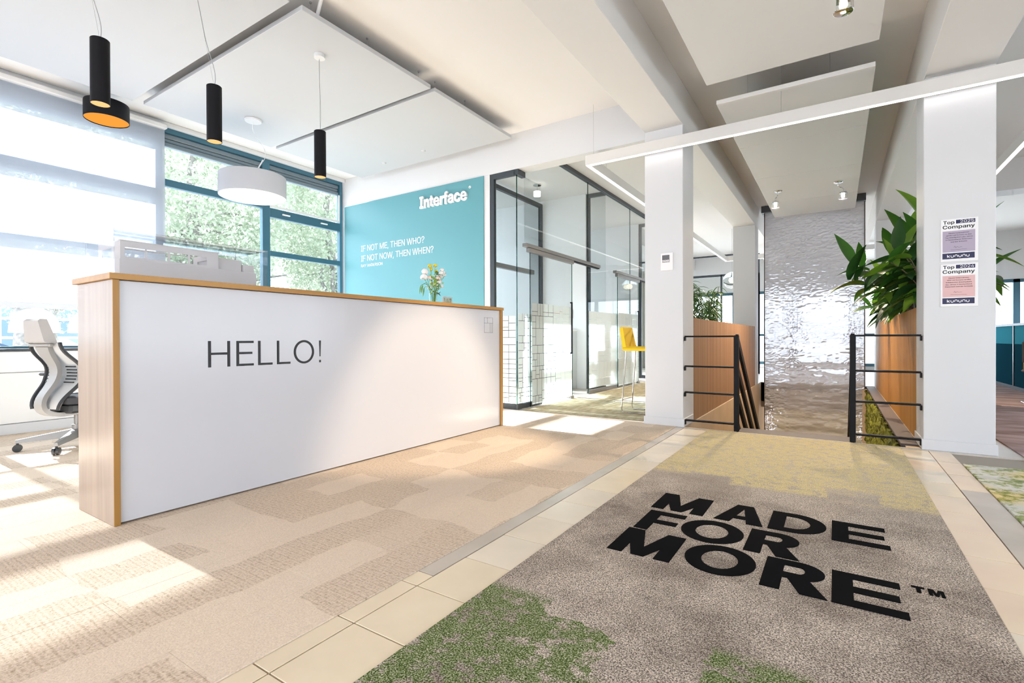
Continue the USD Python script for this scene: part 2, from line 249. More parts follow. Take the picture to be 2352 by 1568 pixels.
# ================================================================== THE SETTING
CZ = 3.56; WX = -6.86                                     # ceiling height, window plane
S = 'structure'
floor = thing('floor', kind=S)
X0, X1, Y0, Y1 = -6.9, 4.6, -5.0, 17.0
HX0, HX1, HY0, HY1 = -1.333, 0.60, 5.31, 11.60
part('slab', cat(box(X0, HX0, Y0, Y1, -.40, -.012), box(HX1, X1, Y0, Y1, -.40, -.012), box(HX0, HX1, Y0, HY0, -.40, -.012), box(HX0, HX1, HY1, Y1, -.40, -.012)), GROUT, floor)
part('stone_slab', cat(box(X0, HX0, 5.395, Y1, -.012, -.001), box(HX1, X1, 5.24, Y1, -.012, -.001), box(HX0, HX1, HY1, Y1, -.012, -.001), box(-1.39, HX0, 5.27, 5.395, -.012, -.001), box(HX0, HX1, 5.262, 5.30, -.012, -.001), box(1.9, X1, Y0, 5.24, -.012, -.001)), STONE, floor)
# limestone strip left of the mat: square tiles and a narrow row, then a plain grey slab
y = .49; k = 0
while y < 5.2:
    part('tile', box(-1.312, -1.085, y + .0025, min(y + .2875, 5.255), -.012, -.001 - .0012 * rng.random(), .0012), TILES[rng.choice([0, 1, 1, 3] if y > 1.2 else [0, 2])], floor)
    if y < 1.3: part('tile', box(-1.394, -1.317, y + .0025, y + .2875, -.012, -.0015, .0012), TILES[0], floor)
    y += .29
part('tile', box(-1.394, -1.317, 1.362, 1.45, -.012, -.0015, .0012), TILES[0], floor)
part('border_slab', box(-1.394, -1.317, 1.454, 5.262, -.012, -.0012, .001), TILEG, floor)
y = .5
while y < 5.2:
    part('tile', box(.452, .623, y + .0025, min(y + .3275, 5.235), -.012, -.001 - .0012 * rng.random(), .0012), TILES[rng.choice([0, 2, 2, 1])], floor)
    y += .33
part('border_slab', box(.628, .762, .5, 4.0, -.012, -.0014, .001), TILEG, floor)
for y in (4.005, 4.42, 4.835): part('tile', box(.628, .762, y, y + .41 - .005 * (y > 4), -.012, -.0018, .0012), TILES[2], floor)
part('stair_nosing', box(-.822, .112, 5.306, 5.58, -.035, -.002, .004), BROWNM, floor)

ceiling = thing('ceiling', kind=S)
part('slab', box(X0, X1, Y0, Y1, CZ, CZ + .25), CEIL, ceiling)
part('beam', box(-1.733, -1.333, Y0, Y1, 3.135, CZ, .004), BEAMW, ceiling)
part('beam', box(.60, 1.036, Y0, Y1, 3.04, CZ, .004), BEAMW, ceiling)
part('beam', box(WX - .1, -1.735, 5.395, 5.60, 3.10, CZ), WHITE, ceiling)
part('beam', box(-1.331, .598, 10.98, 11.5, 3.61, CZ + .02), WHITE, ceiling)
part('beam', box(1.038, X1, 10.2, 10.6, 3.10, CZ), WHITE, ceiling)
part('beam', box(-4.3, -3.9, 11.6, Y1, 3.15, CZ), WHITE, ceiling)

for i, (x0, x1, y0, y1, lab) in enumerate([(-1.733, -1.333, 5.29, 5.74, 'square white column left of the stairwell with a small grey wall plate'), (.60, 1.036, 5.285, 5.73, 'square white column right of the stairwell with two award notices'), (-1.733, -1.333, 10.75, 11.2, 'far white column at the end of the left planter beside the water wall'), (.60, 1.036, 11.2, 11.65, 'far white column behind the big leafy plants')]):
    zt = 3.135 if x0 < 0 else 3.04
    c = thing('column', lab, 'column', kind=S)
    part('shaft', box(x0, x1, y0, y1, -.002, zt, .004), WHITE, c)
    if i < 2: part('plinth', cat(box(x0 - .012, x1 + .012, y0 - .012, y0 - .0005, -.001, .085, .003), box((x1 + .0005) if x0 < 0 else x0 - .012, (x1 + .012) if x0 < 0 else x0 - .0005, y0, y1 + (-.05 if x0 < 0 else 0), -.001, .085, .003)), WHITE, c)

# ---- window wall on the left
wl = thing('wall_left', kind=S)
part('parapet', box(WX - .16, WX + .06, Y0, 5.394, -.02, .815), WHITE, wl)
part('cladding_panel', box(WX + .06, WX + .085, Y0, 5.394, .105, .60, .004), LACQ, wl)
part('cladding_panel', box(WX + .06, WX + .082, Y0, 5.394, .607, .81, .004), LACQ, wl)
part('parapet', box(WX - .16, WX + .06, 5.60, 17, -.02, .815), WHITE, wl)
part('sill', box(WX - .05, WX + .10, Y0, 5.394, .815, .838, .004), DARKFR, wl)
part('baseboard', box(WX + .06, WX + .095, Y0, 5.394, -.001, .10, .003), WHITE, wl)
def window(n, y0, y1, trans, mull=.055, box_=True, z0=.84, z1=3.55, detail=True):
    w = thing(f'window_{n}', kind=S)
    x0, x1 = WX - .05, WX + .02
    part('frame', cat(box(x0, x1, y0, y0 + mull, z0, z1), box(x0, x1, y1 - mull, y1, z0, z1), box(x0, x1, y0 + mull, y1 - mull, z0, z0 + .022), box(x0, x1, y0 + mull, y1 - mull, z1 - .10, z1)), BLUEST, w)
    edges = [z0 + .022]
    for t0, t1 in trans:
        part('transom', box(x0, x1 + .004, y0 + mull, y1 - mull, t0, t1, .004), BLUEST, w); edges += [t0, t1]
    top = z1 - .10
    if box_:
        part('blind_box', cat(box(x0 - .03, x1 - .025, y0 + mull, y1 - mull, top - .165, top - .11, .01), box(x0 - .05, x1 - .045, y0 + mull, y1 - mull, top - .11, top - .06, .01), box(x0 - .03, x1 - .03, y0 + mull, y1 - mull, top - .06, top - .0, .01)), mat('blind_box_grey', (.13, .17, .20), .4) if not stage.GetPrimAtPath(L('blind_box_grey')) else L('blind_box_grey'), w); top -= .165
    edges.append(top)
    for a, b in zip(edges[::2], edges[1::2]):
        part('pane', box(WX - .02, WX - .012, y0 + mull, y1 - mull, a, b), GLASS, w, smooth=False)
    return w
LT = [(1.925, 2.02), (2.62, 2.775)]
w2 = window(2, 4.062, 5.375, [(2.13, 2.203), (2.69, 2.82)])
part('handle', cat(box(WX + .024, WX + .05, 4.95, 5.07, 2.745, 2.765, .004)), LACQ, w2, 'white window handle')
part('handle', cat(box(WX + .024, WX + .05, 4.30, 4.42, 2.745, 2.765, .004)), LACQ, w2)
part('inner_sash', cat(box(WX + .021, WX + .035, 4.12, 5.315, 2.83, 2.86, .003), box(WX + .021, WX + .03, 5.285, 5.32, 2.83, 3.28, .003)), WHITE, w2)
w1 = window(1, 2.70, 4.062, [(2.795, 2.881)])
window(3, 1.06, 2.70, LT); window(4, -.62, 1.06, LT); window(5, -2.3, -.62, LT); window(36, -3.98, -2.3, LT)
for k, (a, b) in enumerate([(5.65, 7.0), (7.0, 8.35), (8.5, 9.9), (9.9, 11.2), (11.4, 13.0), (13.0, 15.0), (15.0, 17.0)]): window(6 + k, a, b, [(2.62, 2.76)], box_=False)
part('trim_1', box(WX + .021, WX + .07, Y0, 5.393, CZ - .055, CZ - .001, .004), WHITE)
meta(stage.GetPrimAtPath('/World/trim_1'), kind=S)

# ---- turquoise end wall of the reception
wt = thing('wall_back', kind=S)
part('plaster', box(WX - .1, -3.865, 5.397, 5.545, 0, 3.10), WHITE, wt)
part('turquoise_board', box(-6.80, -3.955, 5.383, 5.397, .10, 3.10, .002), TURQ, wt)
# far walls
we = thing('wall_end', kind=S)
part('plaster', cat(box(X0, X1, 17.0, 17.15, 0, .12), box(X0, X1, 17.0, 17.15, 2.35, CZ), box(X0, -6.0, 17.0, 17.15, .12, 2.35)), WHITE, we)
for k, x in enumerate(np.arange(-5.9, 8.9, 1.6)):
    w = thing(f'window_{13 + k}', kind=S)
    part('frame', cat(box(x, x + .06, 16.99, 17.1, .12, 2.35), box(x + 1.54, x + 1.6, 16.99, 17.1, .12, 2.35), box(x, x + 1.6, 16.99, 17.1, .12, .20), box(x, x + 1.6, 16.99, 17.1, 2.27, 2.35), box(x, x + 1.6, 17.0, 17.08, .98, 1.04)), BLUEST, w)
    part('pane', box(x + .06, x + 1.54, 17.03, 17.04, .2, 2.27), GLASS, w, smooth=False)

# ---- stairwell below the floor
wf = thing('wall_front', kind=S)
part('plaster', cat(box(X0, -3.4, Y0 - .15, Y0, 0, CZ), box(3.4, X1, Y0 - .15, Y0, 0, CZ), box(-3.4, 3.4, Y0 - .15, Y0, 2.9, CZ)), WHITE, wf)
sw = thing('wall_stairwell', kind=S)
part('left_wall', box(HX0 - .15, HX0 + .006, HY0 - .03, 12.6, -3.2, -.004), PLASTER, sw)
part('right_wall', box(.50, .66, 5.33, 12.6, -3.2, -.02), PLASTER, sw)
part('slab_edge', box(HX0, .50, HY1, HY1 + .4, -.52, -.0125), CONC, sw)
part('end_wall', box(HX0, .50, 13.2, 13.4, -3.2, -.5), GOLD, sw)
part('near_wall', box(HX0 + .007, .50, 5.20, 5.312, -3.2, -.405), PLASTER, sw)
part('lower_floor', box(HX0 - .2, .6, 5.3, 13.3, -3.3, -3.2), GOLD, sw)
part('stair_step', box(-.82, .11, 5.32, 5.56, -.17, -.036), BROWNM, sw)
for k in range(1, 11): part('stair_step', box(-.82, .11, 5.30 + .27 * k, 5.62 + .27 * k, -.17 * k - .04, -.17 * k, .004), BROWNM, sw)
part('trim_2', box(.47, .605, 5.50, 11.5, -.03, -.004, .003), BROWNM); meta(stage.GetPrimAtPath('/World/trim_2'), kind=S)

# ================================================================== RECEPTION
# ---- beige carpet in planks
cp = thing('carpet', 'beige loop-pile plank carpet in front of and behind the reception counter', 'carpet')
pw, pl = .25, 1.0
part('carpet_field', box(WX + .10, -1.395, Y0, -1.201, -.012, .002), CARPET, cp)
nx = 22
for i in range(nx):
    x1 = -1.395 - i * pw; x0 = x1 - pw
    y = -1.2 - (.5 if i % 2 else 0) - .13
    while y < 5.39:
        a, b = max(y, -1.2), min(y + pl, 5.392)
        if b - a > .02: part('carpet_plank', box(max(x0, WX + .10) + .0002, x1 - .0002, a + .0002, b - .0002, -.012, .003 - .0008 * rng.random(), .001), CARPET, cp, smooth=False)
        y += pl

# ---- counter
DX0, DX1, DY0, DY1, DZ = -3.445, -2.966, .975, 4.372, 1.25
dk = thing('reception_counter', 'white glossy reception counter with oak edges and a black greeting', 'reception counter')
part('carcass', box(DX0 + .01, DX1 - .045, DY0 + .03, DY1 - .03, .0045, DZ - .03), WHITE, dk)
part('front_panel', box(DX1 - .042, DX1 - .016, DY0 + .0275, DY1 - .0395, .012, DZ - .034, .001), GLOSSW, dk, 'glossy white front panel')
part('side_panel', box(DX0, DX1 - .0065, DY0, DY0 + .027, .0035, DZ - .031, .001), VENZ, dk, 'pale oak veneer side')
part('side_panel', box(DX0, DX1 - .048, DY1 - .027, DY1, .0035, DZ - .031, .001), VENZ, dk)
part('edge_post', box(DX1 - .006, DX1, DY0 - .0005, DY0 + .027, .0035, DZ - .031, .001), OAKZ, dk, 'orange oak edge strip')
part('edge_post', box(DX1 - .047, DX1, DY1 - .038, DY1 + .001, .0035, DZ - .031, .0015), OAKZ, dk, 'orange oak edge strip')
part('top_board', box(DX0 - .025, DX1 + .008, DY0 - .016, DY1 + .008, DZ - .030, DZ, .002), OAKY, dk, 'oak top board')
# greeting, thin geometric capitals
h, s = .150, .0165
def stroke(pts, w=s): return LineString(pts).buffer(w / 2, cap_style=2, join_style=2)
def capH(w): return union_all([sbox(0, 0, s, h), sbox(w - s, 0, w, h), sbox(0, h * .47, w, h * .47 + s * .8)])
def capE(w): return union_all([sbox(0, 0, s, h), sbox(0, 0, w, s * .8), sbox(0, h - s * .8, w, h), sbox(0, h * .47, w * .92, h * .47 + s * .8)])
def capL(w): return union_all([sbox(0, 0, s, h), sbox(0, 0, w, s * .8)])
def capO(w): return affinity.scale(Point(w / 2, h / 2).buffer(1, 32), w / 2, h / 2 * 1.04).difference(affinity.scale(Point(w / 2, h / 2).buffer(1, 32), w / 2 - s, h / 2 * 1.04 - s * .85))
excl = union_all([Polygon([(0, h), (.015, h), (.011, h * .27), (.004, h * .27)]), sbox(.001, 0, .014, .016)])
for sh, y in ((capH(.123), 1.421), (capE(.105), 1.580), (capL(.094), 1.712), (capL(.094), 1.835), (capO(.152), 1.952), (excl, 2.143)):
    part('letter', place(ext(sh, .0015), (0, 1, 0), (0, 0, 1), (DX1 - .0165, y, .763)), INK, dk, smooth=False)
e = .0022
emb = union_all([sbox(0, 0, .15, e), sbox(0, .153, .15, .155), sbox(0, 0, e, .155), sbox(.15 - e, 0, .15, .155), sbox(0, .098, .15, .098 + e), sbox(.052, .098, .052 + e, .155), sbox(.100, 0, .100 + e, .098), sbox(.127, 0, .127 + e, .098)])
part('emblem', place(ext(emb, .0012), (0, 1, 0), (0, 0, 1), (DX1 - .0165, 4.06, .982)), INK, dk, smooth=False)

# ---- display case with a white building model
dc = thing('display_case', 'clear acrylic display case at the near end of the counter top', 'display case', (0, 0, 0))
cx0, cx1, cy0, cy1, cz0, cz1 = -3.409, -3.03, 1.002, 1.806, DZ + .001, 1.482
t = .004
for b in (box(cx0, cx1, cy0, cy0 + t, cz0, cz1), box(cx0, cx1, cy1 - t, cy1, cz0, cz1), box(cx0, cx0 + t, cy0 + t, cy1 - t, cz0, cz1), box(cx1 - t, cx1, cy0 + t, cy1 - t, cz0, cz1), box(cx0 + t, cx1 - t, cy0 + t, cy1 - t, cz1 - t, cz1)):
    part('acrylic_sheet', b, ACRYL, dc, smooth=False)
fr = []
for yy in (cy0, cy1):
    for xx in (cx0, cx1): fr.append(box(xx - .0012, xx + .0012, yy - .0012, yy + .0012, cz0, cz1))
part('bright_edges', cat(fr + [box(cx1 - .0012, cx1 + .0012, cy0, cy1, cz1 - .001, cz1 + .001), box(cx0 - .0012, cx0 + .0012, cy0, cy1, cz1 - .001, cz1 + .001), box(cx0, cx1, cy0 - .0012, cy0 + .0012, cz1 - .001, cz1 + .001), box(cx0, cx1, cy1 - .0012, cy1 + .0012, cz1 - .001, cz1 + .001)]), ACRYL, dc)
am = thing('building_model', 'white architectural model of a long two-storey building inside the display case', 'architectural model')
MODW = graph('model_card', {'d': ('diffuse_bsdf', {'color': (.86, .825, .82)}), 'l': ('translucent_bsdf', {'color': (.9, .87, .87)}), 'x': ('mix_closure', {'fac': .35})}, [('d.BSDF', 'x.closure1'), ('l.BSDF', 'x.closure2')], 'x.closure')
part('plinth', box(-3.375, -3.045, 1.03, 1.74, cz0 + .001, cz0 + .085, .001), MODW, am)
mx0, mx1, my0, my1, mz0, mz1 = -3.34, -3.05, 1.035, 1.515, cz0 + .085, cz0 + .178
wv = []
ys = [1.075, 1.165, 1.265, 1.36, 1.44]
for wall_x in (mx1 - .006,):
    wv += [box(wall_x, wall_x + .006, my0, my1, mz0, mz0 + .012), box(wall_x, wall_x + .006, my0, my1, mz0 + .062, mz1)]
    gaps = [(1.055, 1.145), (1.152, 1.252), (1.262, 1.352), (1.362, 1.452)]
    cur = my0
    for a, b in gaps: wv.append(box(wall_x, wall_x + .006, cur, a, mz0 + .012, mz0 + .062)); cur = b
    wv.append(box(wall_x, wall_x + .006, cur, my1, mz0 + .012, mz0 + .062))
for wy in (my0, my1 - .006):
    wv += [box(mx0, mx1 - .0065, wy, wy + .006, mz0, mz0 + .012), box(mx0, mx1 - .0065, wy, wy + .006, mz0 + .062, mz1), box(mx0, mx0 + .05, wy, wy + .006, mz0 + .012, mz0 + .062), box(mx1 - .11, mx1 - .0065, wy, wy + .006, mz0 + .012, mz0 + .062)]
part('storey', cat(wv), MODW, am); part('rim', cat(box(mx0 - .002, mx0 + .02, my0 - .002, my1 + .002, mz1, mz1 + .003), box(mx1 - .02, mx1 + .002, my0 - .002, my1 + .002, mz1, mz1 + .003)), MODW, am)
part('annex', cat(box(-3.30, -3.07, 1.52, 1.66, cz0 + .085, cz0 + .155, .001), box(-3.26, -3.06, 1.67, 1.735, cz0 + .085, cz0 + .13, .001)), MODW, am)

# ---- vase with flowers, small framed card
fv = thing('flower_vase', 'clear glass vase with a bouquet of white and yellow flowers on the counter', 'vase of flowers', (-3.26, 3.61, DZ + .001))
VG = graph('vase_glass', {'p': ('principled_bsdf', {'base_color': (.96, .99, .98), 'roughness': .02, 'ior': 1.2, 'transmission_weight': 1.0})}, [], 'p.BSDF')
part('vase', lathe([(0, 0), (.045, 0), (.047, .01), (.040, .09), (.043, .13), (.040, .13), (.037, .09), (.043, .012), (0, .012)], 28), VG, fv, smooth=40)
STEM = mat('flower_stem', (.16, .33, .05), .5); LIME = mat('lime_leaf', (.36, .52, .08), .5, ); PETW = mat('white_petal', (.85, .83, .80), .6); PETY = mat('yellow_petal', (.80, .62, .03), .6); PETP = mat('pale_pink_petal', (.86, .68, .58), .6); DGL = mat('dark_green_leaf', (.03, .13, .04), .45)
def bloom(c, r, n=14, seed=0):
    q = np.random.RandomState(seed); out = []
    for k in range(n):
        d = q.normal(size=3); d[2] = abs(d[2]); d /= np.linalg.norm(d); s_ = trimesh.creation.icosphere(1, r * .45); s_.apply_scale((1, 1, .5)); s_.apply_transform(trimesh.geometry.align_vectors([0, 0, 1], d)); s_.apply_translation(np.array(c) + d * r * .6); out.append(s_)
    return cat(out)
def petal_leaf(base, tip, w, droop=.0, n=6):
    base, tip = np.array(base, float), np.array(tip, float); d = tip - base; sd = np.cross(d, (0, 0, 1)); sd /= np.linalg.norm(sd) + 1e-9; v, f = [], []
    for k in range(n + 1):
        u = k / n; c = base + d * u - np.array([0, 0, droop * u * u]); ww = w * math.sin(math.pi * min(1, .06 + .94 * u) ** .8) * .5 + 1e-4
        v += [c - sd * ww + np.array([0, 0, .12 * ww]), c, c + sd * ww + np.array([0, 0, .12 * ww])]
    for k in range(n):
        a = 3 * k
        for j in (0, 1): f += [(a + j, a + j + 1, a + j + 4), (a + j, a + j + 4, a + j + 3)]
    return trimesh.Trimesh(np.array(v), f, process=False)
q = np.random.RandomState(3)
heads = [((.0, -.045, .365), .026, PETY, 'bloom'), ((.01, .02, .375), .026, PETY, 'bloom'), ((-.01, -.015, .335), .024, PETY, 'bloom'), ((0, .045, .33), .02, PETY, 'bloom'), ((.02, .045, .25), .032, PETP, 'bloom'), ((.01, -.065, .25), .028, PETP, 'bloom'), ((.03, .05, .215), .028, PETW, 'bloom'),
         ((-.02, -.09, .305), .045, PETW, 'bloom'), ((-.02, -.105, .25), .045, PETW, 'bloom'), ((0, .13, .345), .028, PETW, 'bloom'), ((0, .12, .31), .033, PETW, 'bloom'), ((0, .105, .27), .033, PETW, 'bloom'), ((0, .09, .23), .030, PETW, 'bloom'), ((0, .165, .325), .020, PETW, 'bloom'), ((0, .175, .30), .018, PETW, 'bloom'), ((.03, .09, .18), .026, PETW, 'bloom')]
for k, (c, r, m, nm) in enumerate(heads):
    sm_ = part('stem', tube(curve([(c[0] * .1, c[1] * .15, .015), (c[0] * .3, c[1] * .35, .13), (c[0] * .9, c[1] * .95, c[2] - r * .3)], 8), .0022, 5), STEM, fv); part(nm, bloom(c, r, 16, k), m, sm_, smooth=50)
for k in range(40):
    a = q.uniform(-.1, .10); c = (q.uniform(-.01, .06), a, q.uniform(.14, .29)); part('small_blossom', bloom(c, .011, 8, 50 + k), PETW if k % 3 else LIME, fv, smooth=50)
for k in range(34):
    a = q.uniform(-.11, .10); z = q.uniform(.12, .30); p0 = np.array((q.uniform(-.01, .04), a * .6, z - .03)); p1 = p0 + np.array((q.uniform(-.02, .03), q.uniform(-.06, .06), q.uniform(.0, .06))); part('leaf', petal_leaf(p0, p1, .02), LIME if k % 3 else STEM, fv)
for p0, p1, w in (((0, .03, .27), (.0, .12, .315), .035), ((0, .02, .25), (0, .10, .29), .03), ((0, .03, .13), (.0, .115, .10), .02), ((0, .04, .33), (.0, .07, .29), .05)): part('leaf', petal_leaf(p0, p1, w, .01), DGL, fv)
for a, z in ((-.18, .17), (-.155, .18), (-.135, .15)):
    part('leaf', petal_leaf((0, a + .01, z), (.0, a - .005, z - .085), .02), STEM, fv); part('stem', tube(curve([(0, -.02, .13), (0, a * .7, z + .02), (0, a + .01, z)], 8), .0018, 5), STEM, fv)
fc = thing('framed_card', 'small white framed card standing on the counter beside the flowers', 'picture frame')
part('frame', cat(box(-3.31, -3.298, 3.80, 3.94, DZ + .001, DZ + .012), box(-3.31, -3.298, 3.80, 3.94, DZ + .084, DZ + .096), box(-3.31, -3.298, 3.80, 3.811, DZ + .012, DZ + .084), box(-3.31, -3.298, 3.929, 3.94, DZ + .012, DZ + .084)), WHITE, fc)
part('picture', box(-3.309, -3.302, 3.811, 3.929, DZ + .012, DZ + .084), noisy('card_print', (.10, .25, .17), (.6, .62, .5), ns=28, rough=.4), fc)
part('stand', box(-3.35, -3.311, 3.86, 3.88, DZ + .001, DZ + .05), WHITE, fc)

# ---- wall lettering
ws = thing('wall_sign', 'raised white company lettering at the top right of the turquoise wall', 'sign')
SIGNW = mat('sign_white', (.86, .86, .87), .4)
xs = -5.10
full = fit(glyph('Interface', .17, 800), -5.10, -4.225, 0, None) if False else None
word = 'Interface'; adv = [glyph(word[:k + 1], .168, 720).bounds[2] for k in range(len(word))]; sc = .872 / adv[-1]
for k, ch in enumerate(word):
    g = glyph(ch, .168, 720); off = adv[k] - g.bounds[2]
    g = affinity.scale(affinity.translate(g, off, 0), sc, 1.0, origin=(0, 0)).buffer(.0012)
    part('letter', place(ext(g, .028), (1, 0, 0), (0, 0, 1), (-5.10, 5.381, 2.82)), SIGNW, ws, smooth=False)
part('registered_mark', place(ext(affinity.translate(glyph('®', .05, 500, simp=.3), .895, .135), .006), (1, 0, 0), (0, 0, 1), (-5.10, 5.381, 2.82)), SIGNW, ws, smooth=False)
wq = thing('wall_quote', 'flat white lettering of a two-line question with its author on the turquoise wall', 'wall lettering')
for txt, x0, x1, z, hh, wt_ in (('IF NOT ME, THEN WHO?', -6.394, -5.027, 2.325, .092, 450), ('IF NOT NOW, THEN WHEN?', -6.396, -4.851, 2.166, .092, 450), ('RAY ANDERSON', -6.396, -5.903, 2.075, .042, 420)):
    g = glyph(txt, hh, wt_); a, b, c, d = g.bounds
    g = affinity.affine_transform(g, [(x1 - x0) / (c - a), 0, 0, 1, -a * (x1 - x0) / (c - a), 0])
    part('text_line', place(ext(g, .002), (1, 0, 0), (0, 0, 1), (x0, 5.3825, z)), SIGNW, wq, smooth=False)

# ---- roller blind over the left windows
rb = thing('roller_blind', 'translucent white roller blind drawn over the left windows', 'blind')
part('fabric', box(WX + .10, WX + .1012, Y0, 2.745, 1.29, 3.46), BLIND, rb, smooth=False)
part('bottom_bar', box(WX + .09, WX + .112, Y0, 2.745, 1.245, 1.30, .004), mat('blind_bar', (.62, .66, .72), .5), rb)
part('cassette', box(WX + .072, WX + .15, Y0, 2.76, 3.44, 3.50, .012), WHITE, rb)

# ---- ceiling panels of the reception
def raft(x0, x1, y0, y1, z, label, wires, group, t=.04, name='ceiling_panel', m=None):
    r = thing(name, label, 'ceiling panel', group=group)
    part('panel', box(x0, x1, y0, y1, z, z + t, .003), m or PANEL, r)
    for x, y in wires: part('suspension_wire', cat(cyl((x, y, z + t - .005), (x, y, CZ), .0014, 6), cyl((x, y, CZ - .012), (x, y, CZ), .008, 8)), WIRE, r)
    return r
PZ = 3.40
G = 'white acoustic panels under the reception ceiling'
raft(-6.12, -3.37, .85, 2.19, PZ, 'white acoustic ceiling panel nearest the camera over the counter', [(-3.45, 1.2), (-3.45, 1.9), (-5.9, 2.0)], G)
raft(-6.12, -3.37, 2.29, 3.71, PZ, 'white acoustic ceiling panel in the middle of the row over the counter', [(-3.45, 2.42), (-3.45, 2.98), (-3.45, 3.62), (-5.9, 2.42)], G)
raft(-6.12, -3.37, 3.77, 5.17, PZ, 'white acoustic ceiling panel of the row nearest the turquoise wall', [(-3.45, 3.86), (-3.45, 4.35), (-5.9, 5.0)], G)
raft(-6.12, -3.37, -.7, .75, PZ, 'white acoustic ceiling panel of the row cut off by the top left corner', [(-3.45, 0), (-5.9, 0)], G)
cb = thing('ceiling_cable', 'thick white cable running from the ceiling down behind the middle panel', 'cable')
part('cable', tube(curve([(-3.30, 2.42, CZ), (-3.36, 2.44, 3.52), (-3.45, 2.47, 3.455), (-3.55, 2.5, 3.443)], 14), .014, 8), WCORD, cb)
for x, y, lab in ((-4.56, 4.87, 'tiny round detector on the far ceiling panel, right of the two'), (-5.33, 4.9, 'tiny round detector on the far ceiling panel, left of the two')):
    d = thing('ceiling_detector', lab, 'detector'); part('housing', lathe([(0, -.018), (.022, -.016), (.03, 0), (0, 0)], 20, (x, y, PZ)), PANEL, d)

# ---- pendants
G = 'slim black cylinder pendants over the counter'
def pendant(y, z0, z1, label, dy=0.0):
    r = thing('pendant_lamp', label, 'pendant lamp', group=G); x = -3.773
    part('shade', lathe([(0.0, z1), (.046, z1), (.049, z1 - .003), (.049, z0), (.0465, z0), (.0465, z0 + .03)], 36, (x, y, 0)), BLACK, r, smooth=40)
    part('reflector', lathe([(.0465, z0 + .002), (.0455, z0 + .02), (.0, z0 + .022)], 36, (x, y, 0)), ORANGE, r, 'glowing orange inside')
    c0 = (x - .02, y + dy + .01, PZ - .03)
    part('cord', tube(curve([c0, (x - .02, y + dy * .7 + .012, 3.2), (x + .012, y + dy * .3 - .004, 2.98), (x + .008, y, 2.86), (x, y, z1)], 26), .0024, 6), mat('grey_cord_%d' % int(y * 10), (.33, .33, .34), .5), r)
    part('support_wire', cyl((x, y, z1), (x, y + dy, PZ - .03), .0008, 5), WIRE, r)
    part('canopy', lathe([(0, PZ - .034), (.044, PZ - .034), (.046, PZ - .031), (.046, PZ), (0, PZ)], 32, (x, y + dy, 0)), WHITE, r)
pendant(1.185, 2.362, 2.755, 'slim black cylinder pendant nearest the camera, largest of the three over the counter', -.1)
pendant(1.852, 2.352, 2.752, 'slim black cylinder pendant in the middle of the three over the counter', -.12)
pendant(2.733, 2.334, 2.732, 'slim black cylinder pendant farthest along the counter, its round white canopy in view')
r = thing('pendant_lamp', 'short wide black pendant with golden inside hanging by the window behind the first pendant', 'pendant lamp'); c = (-6.42, 2.07, 0)
part('shade', lathe([(0, 3.40), (.19, 3.40), (.192, 3.39), (.192, 3.222), (.188, 3.222), (.188, 3.385), (0, 3.385)], 48, c), BLACK, r, smooth=40)
part('reflector', lathe([(.1875, 3.23), (.186, 3.30), (0, 3.31)], 48, c), ORANGE2, r, 'golden orange inside'); part('cord', cyl((c[0], c[1], 3.4), (c[0], c[1], CZ), .003, 6), WCORD, r)
r = thing('pendant_lamp', 'large white drum pendant lamp hanging in front of the right windows', 'pendant lamp'); c = (-5.55, 3.14, 0)
DRUM = graph('drum_fabric', {'d': ('diffuse_bsdf', {'color': (.60, .615, .65)}), 'l': ('translucent_bsdf', {'color': (.55, .55, .58)}), 'x': ('mix_closure', {'fac': .3})}, [('d.BSDF', 'x.closure1'), ('l.BSDF', 'x.closure2')], 'x.closure')
part('shade', lathe([(.0, 2.772), (.335, 2.776), (.345, 2.77), (.347, 2.535), (.343, 2.535), (.341, 2.765), (.0, 2.767)], 56, c), DRUM, r, smooth=40)
part('diffuser', lathe([(.342, 2.548), (.0, 2.545), ], 56, c), graph('drum_diffuser', {'d': ('diffuse_bsdf', {'color': (.9, .9, .9)}), 'e': ('emission', {'color': (1, .99, .97), 'strength': .45}), 'a': ('add_closure', {})}, [('d.BSDF', 'a.closure1'), ('e.emission', 'a.closure2')], 'a.closure'), r)
part('cord', tube(curve([(-5.52, 3.13, PZ - .01), (-5.50, 3.16, 3.2), (-5.40, 3.20, 3.02), (-5.43, 3.19, 2.93)], 20), .003, 6), WCORD, r)
part('rod', tube(curve([(-5.43, 3.19, 2.95), (-5.47, 3.17, 2.88), (-5.55, 3.14, 2.772)], 8), .008, 8), WCORD, r)
part('canopy', lathe([(0, PZ - .02), (.085, PZ - .02), (.09, PZ - .002), (0, PZ - .001)], 36, (-5.52, 3.13, 0)), WHITE, r)

